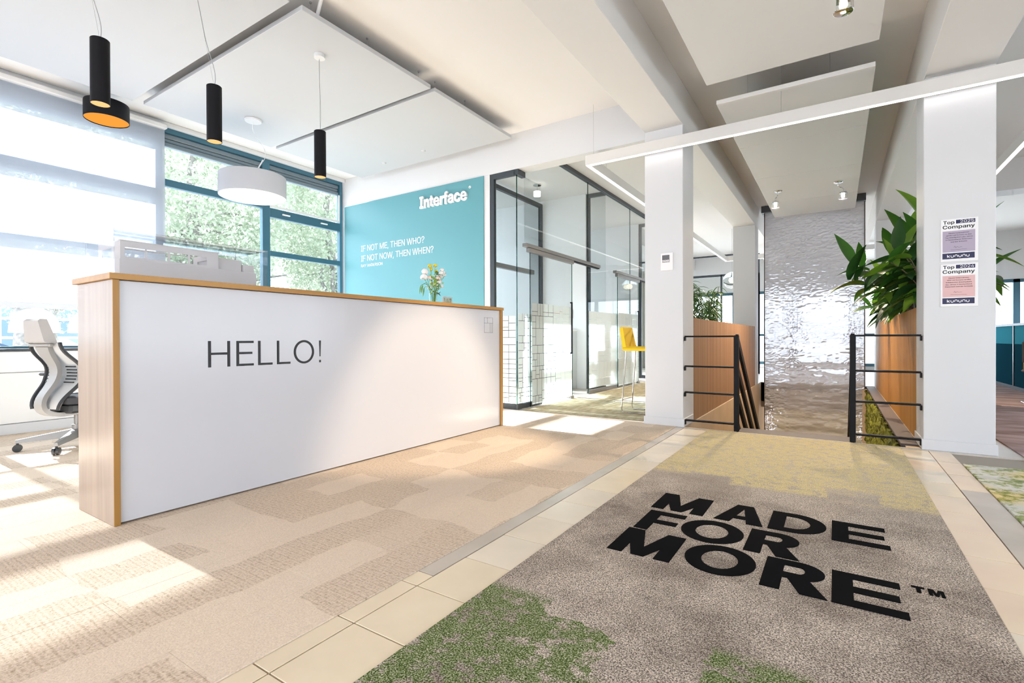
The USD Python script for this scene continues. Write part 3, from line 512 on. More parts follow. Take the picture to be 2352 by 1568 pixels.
# ---- office chair behind the counter
ch = thing('office_chair', 'grey swivel office chair with headrest behind the left end of the counter', 'office chair', (-5.53, 1.56, .003), 17)
prof = [(-.275, 1.10), (-.27, 1.0), (-.255, .90), (-.215, .79), (-.165, .69), (-.17, .60), (-.225, .50), (-.27, .42), (-.265, .35), (-.20, .305), (-.08, .295), (.05, .30)]
pc = curve([(0, a, b) for a, b in prof], 44)
def ribbon(pts, w, t, off=0.0):
    p = np.asarray(pts); tt = np.gradient(p, axis=0); tt /= np.linalg.norm(tt, axis=1, keepdims=True); nrm = np.cross(tt, np.array([1.0, 0, 0])); w = np.broadcast_to(w, (len(p),)); v, f = [], []
    for k in range(len(p)):
        for sx, so in ((-1, -1), (1, -1), (1, 1), (-1, 1)): v.append(p[k] + np.array([sx * w[k] / 2 + off, 0, 0]) + nrm[k] * so * t / 2)
    for k in range(len(p) - 1):
        for j in range(4): a, b, c_, d = 4 * k + j, 4 * k + (j + 1) % 4, 4 * k + 4 + (j + 1) % 4, 4 * k + 4 + j; f += [(a, b, c_), (a, c_, d)]
    m = 4 * (len(p) - 1); f += [(0, 2, 1), (0, 3, 2), (m, m + 1, m + 2), (m, m + 2, m + 3)]
    return trimesh.Trimesh(np.array(v), f, process=False)
z_ = pc[:, 2]
part('spine', ribbon(pc[9:], np.interp(z_[9:], [.3, .5, .7, .9], [.10, .08, .10, .16]), .035), GREYPL, ch, smooth=40)
hb = trimesh.convex.convex_hull(np.array([(sx * w, y, z) for sx in (-1, 1) for w, y, z in ((.115, -.295, .895), (.13, -.225, .895), (.085, -.335, 1.075), (.09, -.275, 1.09), (.115, -.312, .91), (.12, -.238, .91), (.08, -.315, 1.09))])); part('headrest', hb, FABW, ch, smooth=45)
part('headrest_cap', box(-.125, .125, -.285, -.24, .865, .893, .01), GREYPL, ch)
fr_p = curve([(0, -.235, .90), (0, -.185, .79), (0, -.10, .68), (0, -.10, .60), (0, -.165, .50), (0, -.225, .42), (0, -.24, .35)], 26)
for sx in (-1, 1): part('back_frame', tube(fr_p + np.array([1, 0, 0]) * (sx * np.interp(fr_p[:, 2], [.35, .6, .9], [.15, .23, .17]))[:, None], .014, 8), DKPL, ch)
part('back_cushion', ribbon(fr_p + np.array([0, .012, 0]), np.interp(fr_p[:, 2], [.35, .6, .9], [.26, .42, .30]), .012), graph('back_mesh', {'d': ('diffuse_bsdf', {'color': (.66, .66, .66)}), 'l': ('translucent_bsdf', {'color': (.7, .7, .7)}), 'x': ('mix_closure', {'fac': .35})}, [('d.BSDF', 'x.closure1'), ('l.BSDF', 'x.closure2')], 'x.closure'), ch, smooth=40)
for k in range(6):
    z = .56 + .026 * k; y = np.interp(z, fr_p[::-1, 2], fr_p[::-1, 1])
    for sx in (-1, 1): part('lumbar_slat', box(sx * .055, sx * .165, y - .022, y - .010, z, z + .011, .002), DKPL, ch)
st = trimesh.convex.convex_hull(np.array([(sx * a, y, z) for sx in (-1, 1) for a, y, z in ((.20, -.20, .44), (.25, -.1, .44), (.25, .2, .44), (.20, .27, .43), (.20, -.20, .39), (.24, -.1, .385), (.24, .2, .385), (.19, .26, .39), (.18, -.18, .455), (.22, .18, .455))])); part('seat', st, SEATF, ch, smooth=45)
part('seat_mechanism', cat(box(-.13, .13, -.14, .16, .30, .385, .02), box(-.19, .19, -.05, .12, .335, .38, .01)), DKPL, ch)
for sx in (-1, 1):
    part('armrest', cat(tube(curve([(sx * .20, .02, .36), (sx * .27, .02, .40), (sx * .285, .02, .50), (sx * .285, .0, .61)], 14), .022, 10), box(sx * .245, sx * .325, -.10, .17, .61, .635, .012)), DKPL, ch)
part('gas_column', cat(cyl((0, 0, .10), (0, 0, .30), .025, 16), cyl((0, 0, .08), (0, 0, .19), .04, 16)), GREYAL, ch)
arms = []
for k in range(5):
    a = math.radians(-108 + 72 * k - 17); d = np.array((math.cos(a), math.sin(a), 0)); s_ = np.array((-d[1], d[0], 0)); pts = []
    for rr_, w, z0, z1 in ((.02, .035, .085, .155), (.385, .016, .072, .098)):
        for sg in (-1, 1): pts += [d * rr_ + s_ * sg * w + np.array((0, 0, z0)), d * rr_ + s_ * sg * w * .7 + np.array((0, 0, z1))]
    ba = part('base_arm', trimesh.convex.convex_hull(np.array(pts)), GREYAL, ch)
    c = d * .375
    part('caster', cat(cyl(c + s_ * .022 + (0, 0, .030), c + s_ * .005 + (0, 0, .030), .030, 22), cyl(c - s_ * .022 + (0, 0, .030), c - s_ * .005 + (0, 0, .030), .030, 22), cyl(c + (0, 0, .03), c + (0, 0, .08), .009, 10)), DKPL, ba)

# ================================================================== ENTRANCE MAT
em = thing('entrance_mat', 'grey runner mat with yellow far end, green blocks and large black slogan', 'mat')
part('pile', box(-1.083, .450, .42, 5.258, -.012, .004, .002), MATM, em)
def E_(w, hgt, st, b): return union_all([sbox(0, 0, st, hgt), sbox(0, 0, w, b), sbox(0, hgt - b, w * .97, hgt), sbox(0, hgt * .5 - b * .48, w * .93, hgt * .5 + b * .48)])
def F_(w, hgt, st, b): return union_all([sbox(0, 0, st, hgt), sbox(0, hgt - b, w, hgt), sbox(0, hgt * .5 - b * .7, w * .93, hgt * .5 + b * .25)])
def O_(w, hgt, st, b): return affinity.scale(Point(w / 2, hgt / 2).buffer(1, 40), w / 2, hgt * .515).difference(affinity.scale(Point(w / 2, hgt / 2).buffer(1, 40), w / 2 - st, hgt * .515 - b * 1.05))
def D_(w, hgt, st, b):
    o = union_all([sbox(0, 0, w * .42, hgt), affinity.scale(Point(w * .42, hgt / 2).buffer(1, 40), w * .58, hgt / 2).intersection(sbox(w * .42, 0, w, hgt))]); i = union_all([sbox(st, b, w * .42, hgt - b), affinity.scale(Point(w * .42, hgt / 2).buffer(1, 40), w * .58 - st, hgt / 2 - b).intersection(sbox(w * .42, 0, w, hgt))])
    return o.difference(i)
def R_(w, hgt, st, b):
    m = hgt * .40; r = (hgt - m) / 2; cx_ = w * .55
    o = union_all([sbox(0, m, cx_, hgt), affinity.scale(Point(cx_, m + r).buffer(1, 32), w * .40, r)]); i = union_all([sbox(st, m + b, cx_, hgt - b), affinity.scale(Point(cx_, m + r).buffer(1, 32), w * .40 - st, r - b)])
    return union_all([o.difference(i), sbox(0, 0, st, hgt), Polygon([(w * .36, m + b * .3), (w * .36 + st * 1.15, m + b * .3), (w, 0), (w - st * 1.3, 0)])])
def M_(w, hgt, st, b): return union_all([sbox(0, 0, st, hgt), sbox(w - st, 0, w, hgt), Polygon([(0, hgt), (st * 1.2, hgt), (w / 2 + st * .42, 0), (w / 2 - st * .42, 0)]), Polygon([(w, hgt), (w - st * 1.2, hgt), (w / 2 - st * .42, 0), (w / 2 + st * .42, 0)])])
def A_(w, hgt, st, b): return Polygon([(0, 0), (w * .5 - st * .6, hgt), (w * .5 + st * .6, hgt), (w, 0), (w - st * 1.12, 0), (w * .5, hgt * .80), (st * 1.12, 0)]).union(Polygon([(w * .2, hgt * .20), (w * .8, hgt * .20), (w * .72, hgt * .20 + b * .9), (w * .28, hgt * .20 + b * .9)]))
rows = [(2.675, .285, [(M_, -.845, -.578), (A_, -.525, -.300), (D_, -.280, -.041), (E_, -.019, .197)]), (2.345, .283, [(F_, -.828, -.642), (O_, -.632, -.358), (R_, -.340, -.128)]), (2.045, .285, [(M_, -.842, -.574), (O_, -.541, -.270), (R_, -.242, -.026), (E_, -.015, .201)])]
for y0, hh, ls in rows:
    for fn, x0, x1 in ls: part('letter', place(ext(fn(x1 - x0, hh, .066, .052), .006), (1, 0, 0), (0, 1, 0), (x0, y0, .0005)), mat('mat_black', (.006, .006, .007), .95, specular_ior_level=.03) if not stage.GetPrimAtPath(L('mat_black')) else L('mat_black'), em, smooth=False)
for tx, x0, x1 in (('T', .230, .268), ('M', .277, .322)): part('trademark_sign', place(ext(fit(glyph(tx, .05, 900), x0, x1, 0, .052), .006), (1, 0, 0), (0, 1, 0), (0, 2.288, .0005)), L('mat_black'), em, smooth=False)

gr = part('rug', box(.766, 1.9, .4, 4.80, -.012, .006, .003), GREENRUG, None, 'cream and green patterned carpet at the right edge', cat='rug')
part('carpet', box(-3.38, -1.80, 5.43, 11.0, -.0008, .008, .003), OLIVE, None, 'olive beige carpet strip beside the glass partition', cat='carpet')
part('carpet', box(1.20, 2.60, 4.81, 16.5, -.0008, .008, .003), PURPLE, None, 'mauve brown carpet past the right column', cat='carpet')

# ================================================================== GLASS PARTITION AND MEETING ROOMS
GX = -3.45
def film(y0, y1, z0, z1, x, seed, axis='y'):
    q = random.Random(seed); out = []
    def cut(a, b, c, d, depth):
        w, hh = b - a, d - c
        if depth == 0 or (w < .12 and hh < .10) or (depth < 3 and q.random() < .12):
            fade = (c - z0) / (z1 - z0); g = .004
            if w > 2 * g and hh > 2 * g: out.append((a + g / 2, b - g / 2, c + g / 2, d - g / 2))
            return
        if w > hh * q.uniform(.7, 1.6): m = a + w * q.choice((.33, .5, .5, .67)); cut(a, m, c, d, depth - 1); cut(m, b, c, d, depth - 1)
        else: m = c + hh * q.choice((.33, .5, .5, .67)); cut(a, b, c, m, depth - 1); cut(a, b, m, d, depth - 1)
    cut(y0, y1, z0, z1, 7)
    return cat([box(x - .0006, x + .0006, a, b, c, d) if axis == 'y' else box(a, b, x - .0006, x + .0006, c, d) for a, b, c, d in out])
def film_lines(y0, y1, z0, z1, x, seed, axis='y', fade=None):
    """the dark joints of the same brick pattern"""
    q = random.Random(seed); out = []
    def cut(a, b, c, d, depth):
        w, hh = b - a, d - c
        if depth == 0 or (w < .12 and hh < .10) or (depth < 3 and q.random() < .12): return
        if w > hh * q.uniform(.7, 1.6): m = a + w * q.choice((.33, .5, .5, .67)); out.append((m - .0026, m + .0026, c, d)); cut(a, m, c, d, depth - 1); cut(m, b, c, d, depth - 1)
        else: m = c + hh * q.choice((.33, .5, .5, .67)); out.append((a, b, m - .0026, m + .0026)); cut(a, b, c, m, depth - 1); cut(a, b, m, d, depth - 1)
    cut(y0, y1, z0, z1, 7)
    if fade: out = [o for o in out if (o[0] + o[1]) / 2 < fade]
    return cat([box(x - .0003, x + .0003, *o) if axis == 'y' else box(o[0], o[1], x - .0003, x + .0003, o[2], o[3]) for o in out])
LINES = mat('film_line_print', (.05, .055, .06), .6)
gp = thing('glass_partition', 'frameless glass partition with dark rails and frosted brick pattern beyond the counter', 'glass partition')
part('frame', cat(box(-3.862, -3.80, 5.40, 5.45, 0, 3.098), box(-3.80, GX - .025, 5.40, 5.45, 3.03, 3.098), box(GX - .03, GX + .03, 5.40, 5.58, 3.03, 3.098)), DARKFR, gp, 'dark frame')
part('bottom_rail', cat(box(-3.80, GX - .02, 5.40, 5.44, .008, .075), box(GX - .025, GX + .02, 5.40, 6.02, .008, .075)), DARKFR, gp)
part('pane', box(-3.80, GX - .008, 5.415, 5.425, .075, 3.03), GLASSG, gp, smooth=False)
part('pane', box(GX - .006, GX + .006, 5.415, 6.02, .075, 3.05), GLASSG, gp, smooth=False)
part('pane', box(GX - .006, GX + .006, 5.605, 7.60, 2.20, 3.50), GLASSG, gp, smooth=False)
part('pane', box(GX - .006, GX + .006, 7.604, 9.6, .06, 3.50), GLASSG, gp, smooth=False)
part('pane', box(GX - .006, GX + .006, 9.604, 11.3, 2.20, 3.50), GLASSG, gp, smooth=False)
part('glass_edge', cat(box(GX - .007, GX + .007, 7.597, 7.603, .01, 3.50), box(GX - .007, GX + .007, 5.411, 5.4145, .075, 3.03), box(GX - .006, GX + .006, 9.597, 9.603, .06, 3.5)), GEDGE, gp, 'green glass edge')
part('top_rail', box(GX - .03, GX + .03, 5.605, 14, 3.50, CZ - .001), DARKFR, gp)
part('bottom_rail', box(GX - .022, GX + .022, 7.60, 9.7, .008, .06), GREYAL, gp)
part('frosted_film', film(-3.80, GX - .02, .09, 1.22, 5.412, 3, 'x'), FILM, gp, kind='stuff')
part('frosted_film', film(5.43, 6.02, .09, 1.25, GX + .008, 5), FILM, gp, kind='stuff')
part('frosted_film', film(7.62, 9.55, .09, 1.38, GX + .008, 9), FILM, gp, kind='stuff')
part('pattern_lines', film_lines(-3.80, GX - .02, .09, 1.22, 5.4105, 3, 'x'), LINES, gp, kind='stuff')
part('pattern_lines', film_lines(5.43, 6.02, .09, 1.25, GX + .0095, 5), LINES, gp, kind='stuff')
for i, (y0, y1, ty0, ty1, lab) in enumerate([(5.66, 6.90, 5.52, 7.93, 'sliding glass door with frosted brick pattern nearest the counter'), (8.80, 9.95, 8.66, 10.7, 'sliding glass door farther along the glass partition')]):
    d = thing(f'door_{i + 1}', lab, 'door', kind=S); x = -3.40
    lf_ = part('leaf', box(x - .005, x + .005, y0, y1, .02, 2.06), GLASSG, d, smooth=False)
    part('glass_edge', cat(box(x - .006, x + .006, y0 - .005, y0, .02, 2.06), box(x - .006, x + .006, y1, y1 + .004, .02, 2.06)), GEDGE, lf_)
    part('frosted_film', film(y0 + .03, y1 - .02, .04, 1.40, x + .007, 20 + i), FILM, lf_, kind='stuff')
    if i == 0: part('pattern_lines', film_lines(y0 + .03, y1 - .02, .04, 1.40, x + .0085, 20, 'y', 6.35), LINES, lf_, kind='stuff')
    part('track', cat(box(x - .035, x + .035, ty0, ty1, 2.118, 2.165, .004)), GREYAL, d)
    part('hanger', box(x - .025, x + .03, y0 - .06, y1 + .02, 2.06, 2.114, .004), GREYAL, d)
    part('track_groove', box(x - .02, x + .02, y1 + .03, ty1 - .01, 2.098, 2.117), BLACK, d)
    part('handle', cat(box(x + .022, x + .042, y1 - .075, y1 - .055, .69, 1.475, .003), box(x + .006, x + .024, y1 - .075, y1 - .055, .69, .71), box(x + .006, x + .024, y1 - .075, y1 - .055, 1.455, 1.475)), BLACKST, lf_)
    part('floor_guide', box(x - .015, x + .03, y1 - .09, y1 + .01, .008, .05, .004), GREYAL, d)
# rooms behind the glass
for i, yw in enumerate((8.42, 11.3)):
    w = thing('wall_partition' if i == 0 else 'wall_partition_2', kind=S)
    part('plaster', box(WX + .05, -4.0, yw - .05, yw + .07, 0, CZ), ROOMW, w)
    part('frame', cat(box(-3.84, -3.78, yw - .02, yw + .03, 0, CZ - .002), box(-3.78, GX - .035, yw - .02, yw + .03, CZ - .07, CZ - .002), box(-3.78, GX - .035, yw - .02, yw + .03, 0, .07)), DARKFR, w)
    part('pane', box(-3.78, GX - .03, yw, yw + .01, .07, CZ - .07), GLASSG, w, smooth=False); part('side_plaster', box(-4.0, -3.84, yw - .05, yw + .07, 0, CZ), ROOMW, w)
ip = thing('glass_partition', 'inner glass front with its own dark rail seen through the first meeting room', 'glass partition')
part('frame', cat(box(-4.80, -4.74, 8.30, 8.365, .9, 3.50), box(-4.80, -4.74, 5.60, 8.30, 3.43, 3.50)), DARKFR, ip); part('track', box(-4.81, -4.74, 5.60, 8.05, 2.12, 2.20, .004), GREYAL, ip)
part('pane', box(-4.775, -4.765, 5.60, 8.30, .02, 3.43), GLASSG, ip, smooth=False)
cbn = thing('cabinet', 'low white cabinet against the wall inside the first meeting room', 'cabinet'); part('body', box(-4.60, -4.02, 7.98, 8.365, .0, 1.06, .004), WHITE, cbn); part('top', box(-4.61, -4.01, 7.97, 8.367, 1.061, 1.085, .003), LACQ, cbn)
nt = thing('wall_notice', 'small framed notice with a pale emblem on the white partition in the meeting room', 'notice'); part('sheet', box(-4.28, -4.10, 8.355, 8.367, 1.30, 1.46), mat('notice_grey', (.5, .52, .52), .5), nt); part('emblem', place(ext(Point(0, 0).buffer(.045, 20).difference(Point(0, 0).buffer(.02, 16)), .003), (1, 0, 0), (0, 0, 1), (-4.19, 8.354, 1.38)), PAPER, nt)
nt = thing('wall_notice', 'small red and white notice left of the pale emblem in the meeting room', 'notice'); part('sheet', box(-4.52, -4.33, 8.355, 8.367, 1.38, 1.45), mat('notice_red', (.66, .22, .18), .5), nt)
for x, y, lab in ((-3.95, 6.6, 'white smoke detector on the meeting room ceiling'),): d = thing('smoke_detector', lab, 'smoke detector'); part('housing', lathe([(0, -.05), (.04, -.045), (.055, -.01), (.05, 0), (0, 0)], 24, (x, y, CZ)), WHITE, d)
for k, (x, y, lab) in enumerate([(-4.3, 6.2, 'small round ceiling lamp in the meeting room nearest the corner'), (-4.3, 7.4, 'small round ceiling lamp in the meeting room farther from the corner')]):
    d = thing('ceiling_lamp', lab, 'ceiling lamp'); part('canopy', lathe([(0, -.02), (.07, -.018), (.07, 0), (0, 0)], 28, (x, y, CZ)), CHROME, d); part('shade', lathe([(0, -.20), (.06, -.20), (.062, -.12), (0, -.115)], 24, (x, y, CZ)), LEDW, d); part('stem', cyl((x, y, CZ - .115), (x, y, CZ - .02), .006, 8), CHROME, d)

# ---- yellow bar stool
bs = thing('bar_stool', 'yellow upholstered bar stool on chrome sled legs left of the white column', 'bar stool', (-1.99, 6.02, .009), 0)
sh = [(-.19, -.19, .76), (.19, -.19, .76), (.19, .20, .76), (-.19, .20, .76), (-.20, -.20, .79), (.20, -.20, .79), (.20, .21, .79), (-.20, .21, .79), (-.18, -.18, .81), (.18, -.18, .81), (.18, .19, .81), (-.18, .19, .81)]
part('seat', trimesh.convex.convex_hull(np.array(sh)), YEL, bs, smooth=40)
bk = trimesh.convex.convex_hull(np.array([(x, sg * w, z) for sg in (-1, 1) for x, w, z in ((-.20, .19, .77), (-.15, .19, .77), (-.245, .17, 1.04), (-.205, .17, 1.045), (-.225, .155, 1.055))])); part('backrest', bk, YEL, bs, smooth=40)
for sg in (-1, 1): part('leg', tube([(-.16, sg * .17, .76), (-.215, sg * .185, .05), (-.20, sg * .185, .008), (.20, sg * .185, .008), (.215, sg * .185, .05), (.16, sg * .17, .76)], .008, 8), CHROME, bs)
part('footrest', cyl((.205, -.185, .22), (.205, .185, .22), .007, 8), CHROME, bs); part('crossbar', cyl((-.205, -.185, .16), (-.205, .185, .16), .007, 8), CHROME, bs)

# ================================================================== STAIRWELL
for i, (xa, xb, xp, lab) in enumerate([(-1.321, -.83, -.83, 'black flat-bar stair railing fixed to the left column'), (.588, .12, .12, 'black flat-bar stair railing fixed to the right column')]):
    r = thing('stair_railing', lab, 'railing'); sg = 1 if xa < xp else -1; Yp = 5.325
    part('post', box(xp - .022, xp + .022, Yp - .012, Yp + .045, -.001, .947, .003), BLACKST, r)
    for z in (.938, .63, .36, .07):
        part('rail', cat(box(min(xa, xp - sg * .0225), max(xa, xp - sg * .0225), Yp - .025, Yp + .025, z - .008, z + .008, .002), box(xa - .006, xa + .006, Yp - .02, Yp + .02, z - .045, z - .004)), BLACKST, r)
    for z in (.915, .62, .35, .06):
        a, b = np.array((xp, Yp + .046, z)), np.array((xp, Yp + .046 + 2.6, z - .725 * 2.6)); hh_ = .042
        part('sloping_bar', trimesh.convex.convex_hull(np.array([p + np.array((sx * .014, 0, sz * hh_)) for p in (a, b) for sx in (-1, 1) for sz in (-1, 1)])), BLACKST, r)
# planters
for i, (x0, x1, y0, y1, zt, wm, lab) in enumerate([(-1.733, -1.335, 5.76, 10.74, 1.145, WOODL, 'long walnut-faced planter along the left side of the stairwell'), (.602, 1.036, 5.75, 11.19, 1.19, WOODR, 'long honey oak planter along the right side of the stairwell')]):
    p = thing('planter', lab, 'planter')
    inner = x1 if i == 0 else x0
    part('side_panel', box(inner - .02 if i == 0 else inner, inner if i == 0 else inner + .02, y0, y1, 0, zt, .001), wm, p); part('side_panel', box(x0 if i == 0 else x1 - .02, x0 + .02 if i == 0 else x1, y0, y1, 0, zt, .001), wm, p)
    part('end_panel', box(x0 + .02, x1 - .02, y0, y0 + .02, 0, zt), wm, p); part('end_panel', box(x0 + .02, x1 - .02, y1 - .02, y1, 0, zt), wm, p); part('soil', box(x0 + .021, x1 - .021, y0 + .021, y1 - .021, zt - .12, zt - .06), BARK, p)
# moss wall in the stairwell
n1, n2 = 160, 60
yy, zz = np.meshgrid(np.linspace(5.56, 11.2, n1), np.linspace(-1.9, -.035, n2), indexing='ij')
pp = np.stack([np.zeros_like(yy), yy, zz], -1); dd = .07 * meshkit.fbm(pp * 16, 4, 3) ** 1.5 * 1.6
pts = np.stack([.50 - .002 - dd, yy, zz], -1).reshape(-1, 3); idx = np.arange(n1 * n2).reshape(n1, n2)
fq = np.stack([idx[:-1, :-1], idx[:-1, 1:], idx[1:, 1:], idx[1:, :-1]], -1).reshape(-1, 4)
mw = thing('moss_wall', 'green moss wall lining the right side of the stairwell below the floor', 'moss wall'); part('moss', (pts, fq), MOSS, mw, smooth=True, kind='stuff'); part('stone_edge', box(.40, .50, 11.21, 11.30, -1.9, -.03), PLASTER, mw)
# water wall: a rippling sheet of water in front of clear glass
ww = thing('water_wall', 'tall wall of rippling water over glass at the far end of the stairwell', 'water wall')
WX0, WX1, WZ0, WZ1, WY = -1.215, .425, -2.2, 3.45, 11.25
n1, n2 = 170, 520
xx, zz = np.meshgrid(np.linspace(WX0, WX1, n1), np.linspace(WZ0, WZ1, n2), indexing='ij')
pp = np.stack([xx * 11, zz * 30, np.zeros_like(xx)], -1); pb = np.stack([xx * 3.5 + 5, zz * 9, np.zeros_like(xx)], -1)
low = np.clip((1.9 - zz) / 2.0, 0, 1); amp = (.010 + .012 * low) * np.clip(meshkit.noise(np.stack([xx * 1.6, zz * .25, xx * 0], -1), 8) * 2.2 - .3, .2, 1.2)
hgt = amp * (1 - np.abs(2 * meshkit.fbm(pp, 3, 1) - 1) * 2) + .050 * (.25 + low) * (meshkit.fbm(pb, 2, 5) - .5)
fpt = np.stack([xx, WY - .012 - hgt, zz], -1).reshape(-1, 3); idx = np.arange(n1 * n2).reshape(n1, n2)
ff = np.stack([idx[:-1, :-1], idx[1:, :-1], idx[1:, 1:], idx[:-1, 1:]], -1).reshape(-1, 4)
bpt = np.array([(WX0, WY + .012, WZ0), (WX1, WY + .012, WZ0), (WX1, WY + .012, WZ1), (WX0, WY + .012, WZ1)]); nb = len(fpt)
part('water_sheet', (np.vstack([fpt, bpt]), np.vstack([ff, [[nb, nb + 3, nb + 2, nb + 1]]])), WATER, ww, smooth=True)
part('header', box(-1.27, .45, WY - .12, WY + .10, 3.43, 3.61, .004), mat('header_grey', (.075, .085, .10), .4), ww)
part('side_frame', box(WX1 + .001, WX1 + .018, WY - .03, WY + .02, -2.2, 3.43), BROWNM, ww); part('side_frame', box(WX0 - .014, WX0 - .001, WY - .03, WY + .02, -2.2, 3.43), BROWNM, ww)
pool = part('trim_3', box(HX0, .50, 10.9, 13.1, -2.35, -2.25), GOLD); meta(pool, kind=S)
# panels over the stairwell with spot lamps
G = 'white acoustic panels over the stairwell'
SZ = 3.2
raft(-.985, .275, 3.10, 4.745, SZ, 'white ceiling panel nearest the camera over the stairwell, cut by the top edge', [(-.6, 4.6), (0, 4.6)], G, m=PANEL2)
raft(-.985, .275, 5.18, 6.548, SZ, 'white ceiling panel over the stairwell with its front edge and hooks in view', [(-.72, 5.28), (-.05, 5.28), (-.6, 6.4), (0, 6.4)], G, m=PANEL2)
raft(-.985, .275, 6.553, 7.943, SZ, 'white ceiling panel second from the hooks over the stairwell', [(-.6, 7), (0, 7)], G, m=PANEL2)
raft(-.985, .275, 7.948, 9.455, SZ, 'white ceiling panel over the stairwell that carries two spot lamps', [(-.6, 8.2), (0, 8.2)], G, m=PANEL2)
raft(-.985, .275, 9.46, 10.64, SZ, 'white ceiling panel farthest over the stairwell in front of the water wall', [(-.6, 10), (0, 10)], G, m=PANEL2)
def spot(x, y, z, tx, ty, lab, power=None, aim=None):
    r = thing('spot_lamp', lab, 'spot lamp', (x, y, z))
    part('canopy', lathe([(0, -.025), (.05, -.022), (.06, -.012), (.06, 0), (0, 0)], 32), CHROME, r, smooth=40)
    part('arm', tube(curve([(0, 0, -.022), (tx * .1, ty * .1, -.06), (tx * .9, ty * .9, -.10), (tx, ty, -.15)], 14), .008, 8), CHROME, r)
    part('holder', lathe([(0, -.15), (.045, -.15), (.05, -.155), (.05, -.175), (0, -.175)], 28, (tx, ty, 0)), CHROME, r)
    part('glass_shade', lathe([(.052, -.165), (.056, -.17), (.056, -.25), (.05, -.255), (0, -.255), (0, -.248), (.048, -.248), (.05, -.245), (.05, -.168)], 32, (tx, ty, 0)), VG, r, smooth=40)
    part('bulb', lathe([(0, -.176), (.02, -.178), (.024, -.21), (.016, -.232), (0, -.236)], 20, (tx, ty, 0)), BULB, r, smooth=True)
    if aim is not None:       # the lamp's own warm beam
        l_ = UsdLux.SphereLight.Define(stage, f'{r.GetPath()}/beam'); l_.CreateRadiusAttr(.02); l_.CreateIntensityAttr(power[0]); l_.CreateNormalizeAttr(True); l_.CreateColorAttr(Gf.Vec3f(1.0, .80, .58))
        a_ = UsdLux.ShapingAPI.Apply(l_.GetPrim()); a_.CreateShapingConeAngleAttr(power[1]); a_.CreateShapingConeSoftnessAttr(.6)
        o_ = np.array((tx, ty, -.27)); w_ = o_ + np.array((x, y, z)) - np.array(aim); w_ /= np.linalg.norm(w_); h_ = np.cross((0, .02, 1.0), w_); h_ /= np.linalg.norm(h_)
        l_.AddTransformOp().Set(Gf.Matrix4d(*map(float, [*h_, 0, *np.cross(w_, h_), 0, *w_, 0, *o_, 1])))
spot(-.76, 8.73, SZ, -.04, .04, 'chrome and glass spot lamp left of the two on the far stairwell panel', (85.0, 65.0), (-1.2, 8.0, 0))
spot(.018, 8.71, SZ, .06, .03, 'chrome and glass spot lamp right of the two on the far stairwell panel', (85.0, 65.0), (.5, 8.0, 0))
spot(.05, 3.79, SZ, -.015, -.05, 'chrome and glass spot lamp on the nearest stairwell panel, cut by the top edge', (110.0, 17.0), (-2.97, 3.25, .10))

# ---- suspended LED rectangle
lr = thing('linear_lamp', 'large suspended rectangular light line crossing in front of both white columns', 'ceiling lamp')
LX0, LX1, LY0, LY1, LZ, LH, LW = -2.39, 1.62, 5.20, 13.7, 2.88, .115, .05
PROF = mat('lamp_profile', (.70, .68, .65), .22, .0, specular_ior_level=.7)
g = .006
for x0, x1, y0, y1 in ((LX0, LX1, LY0, LY0 + LW), (LX0, LX1, LY1 - LW, LY1), (LX0, LX0 + LW, LY0 + LW, LY1 - LW), (LX1 - LW, LX1, LY0 + LW, LY1 - LW)):
    pr_ = part('profile', box(x0, x1, y0, y1, LZ + .004, LZ + LH, .002), PROF, lr); long_x = x1 - x0 > 1
    part('diffuser', box(x0 + g, x1 - g, y0 + (g if long_x else -g), y1 - (g if long_x else -g), LZ - .002, LZ + .0038), LED, pr_, 'glowing white strip')
for x, y in ((-2.30, LY0 + .025), (-.43, LY0 + .025), (1.3, LY0 + .025), (-2.365, 5.75), (LX0 + .025, 9.5), (LX1 - .025, 9.5), (-.4, LY1 - .025)): part('suspension_wire', cyl((x, y, LZ + LH - .002), (x, y, 3.135 if -1.733 < x < -1.333 else CZ), .0012, 6), WIRE, lr)

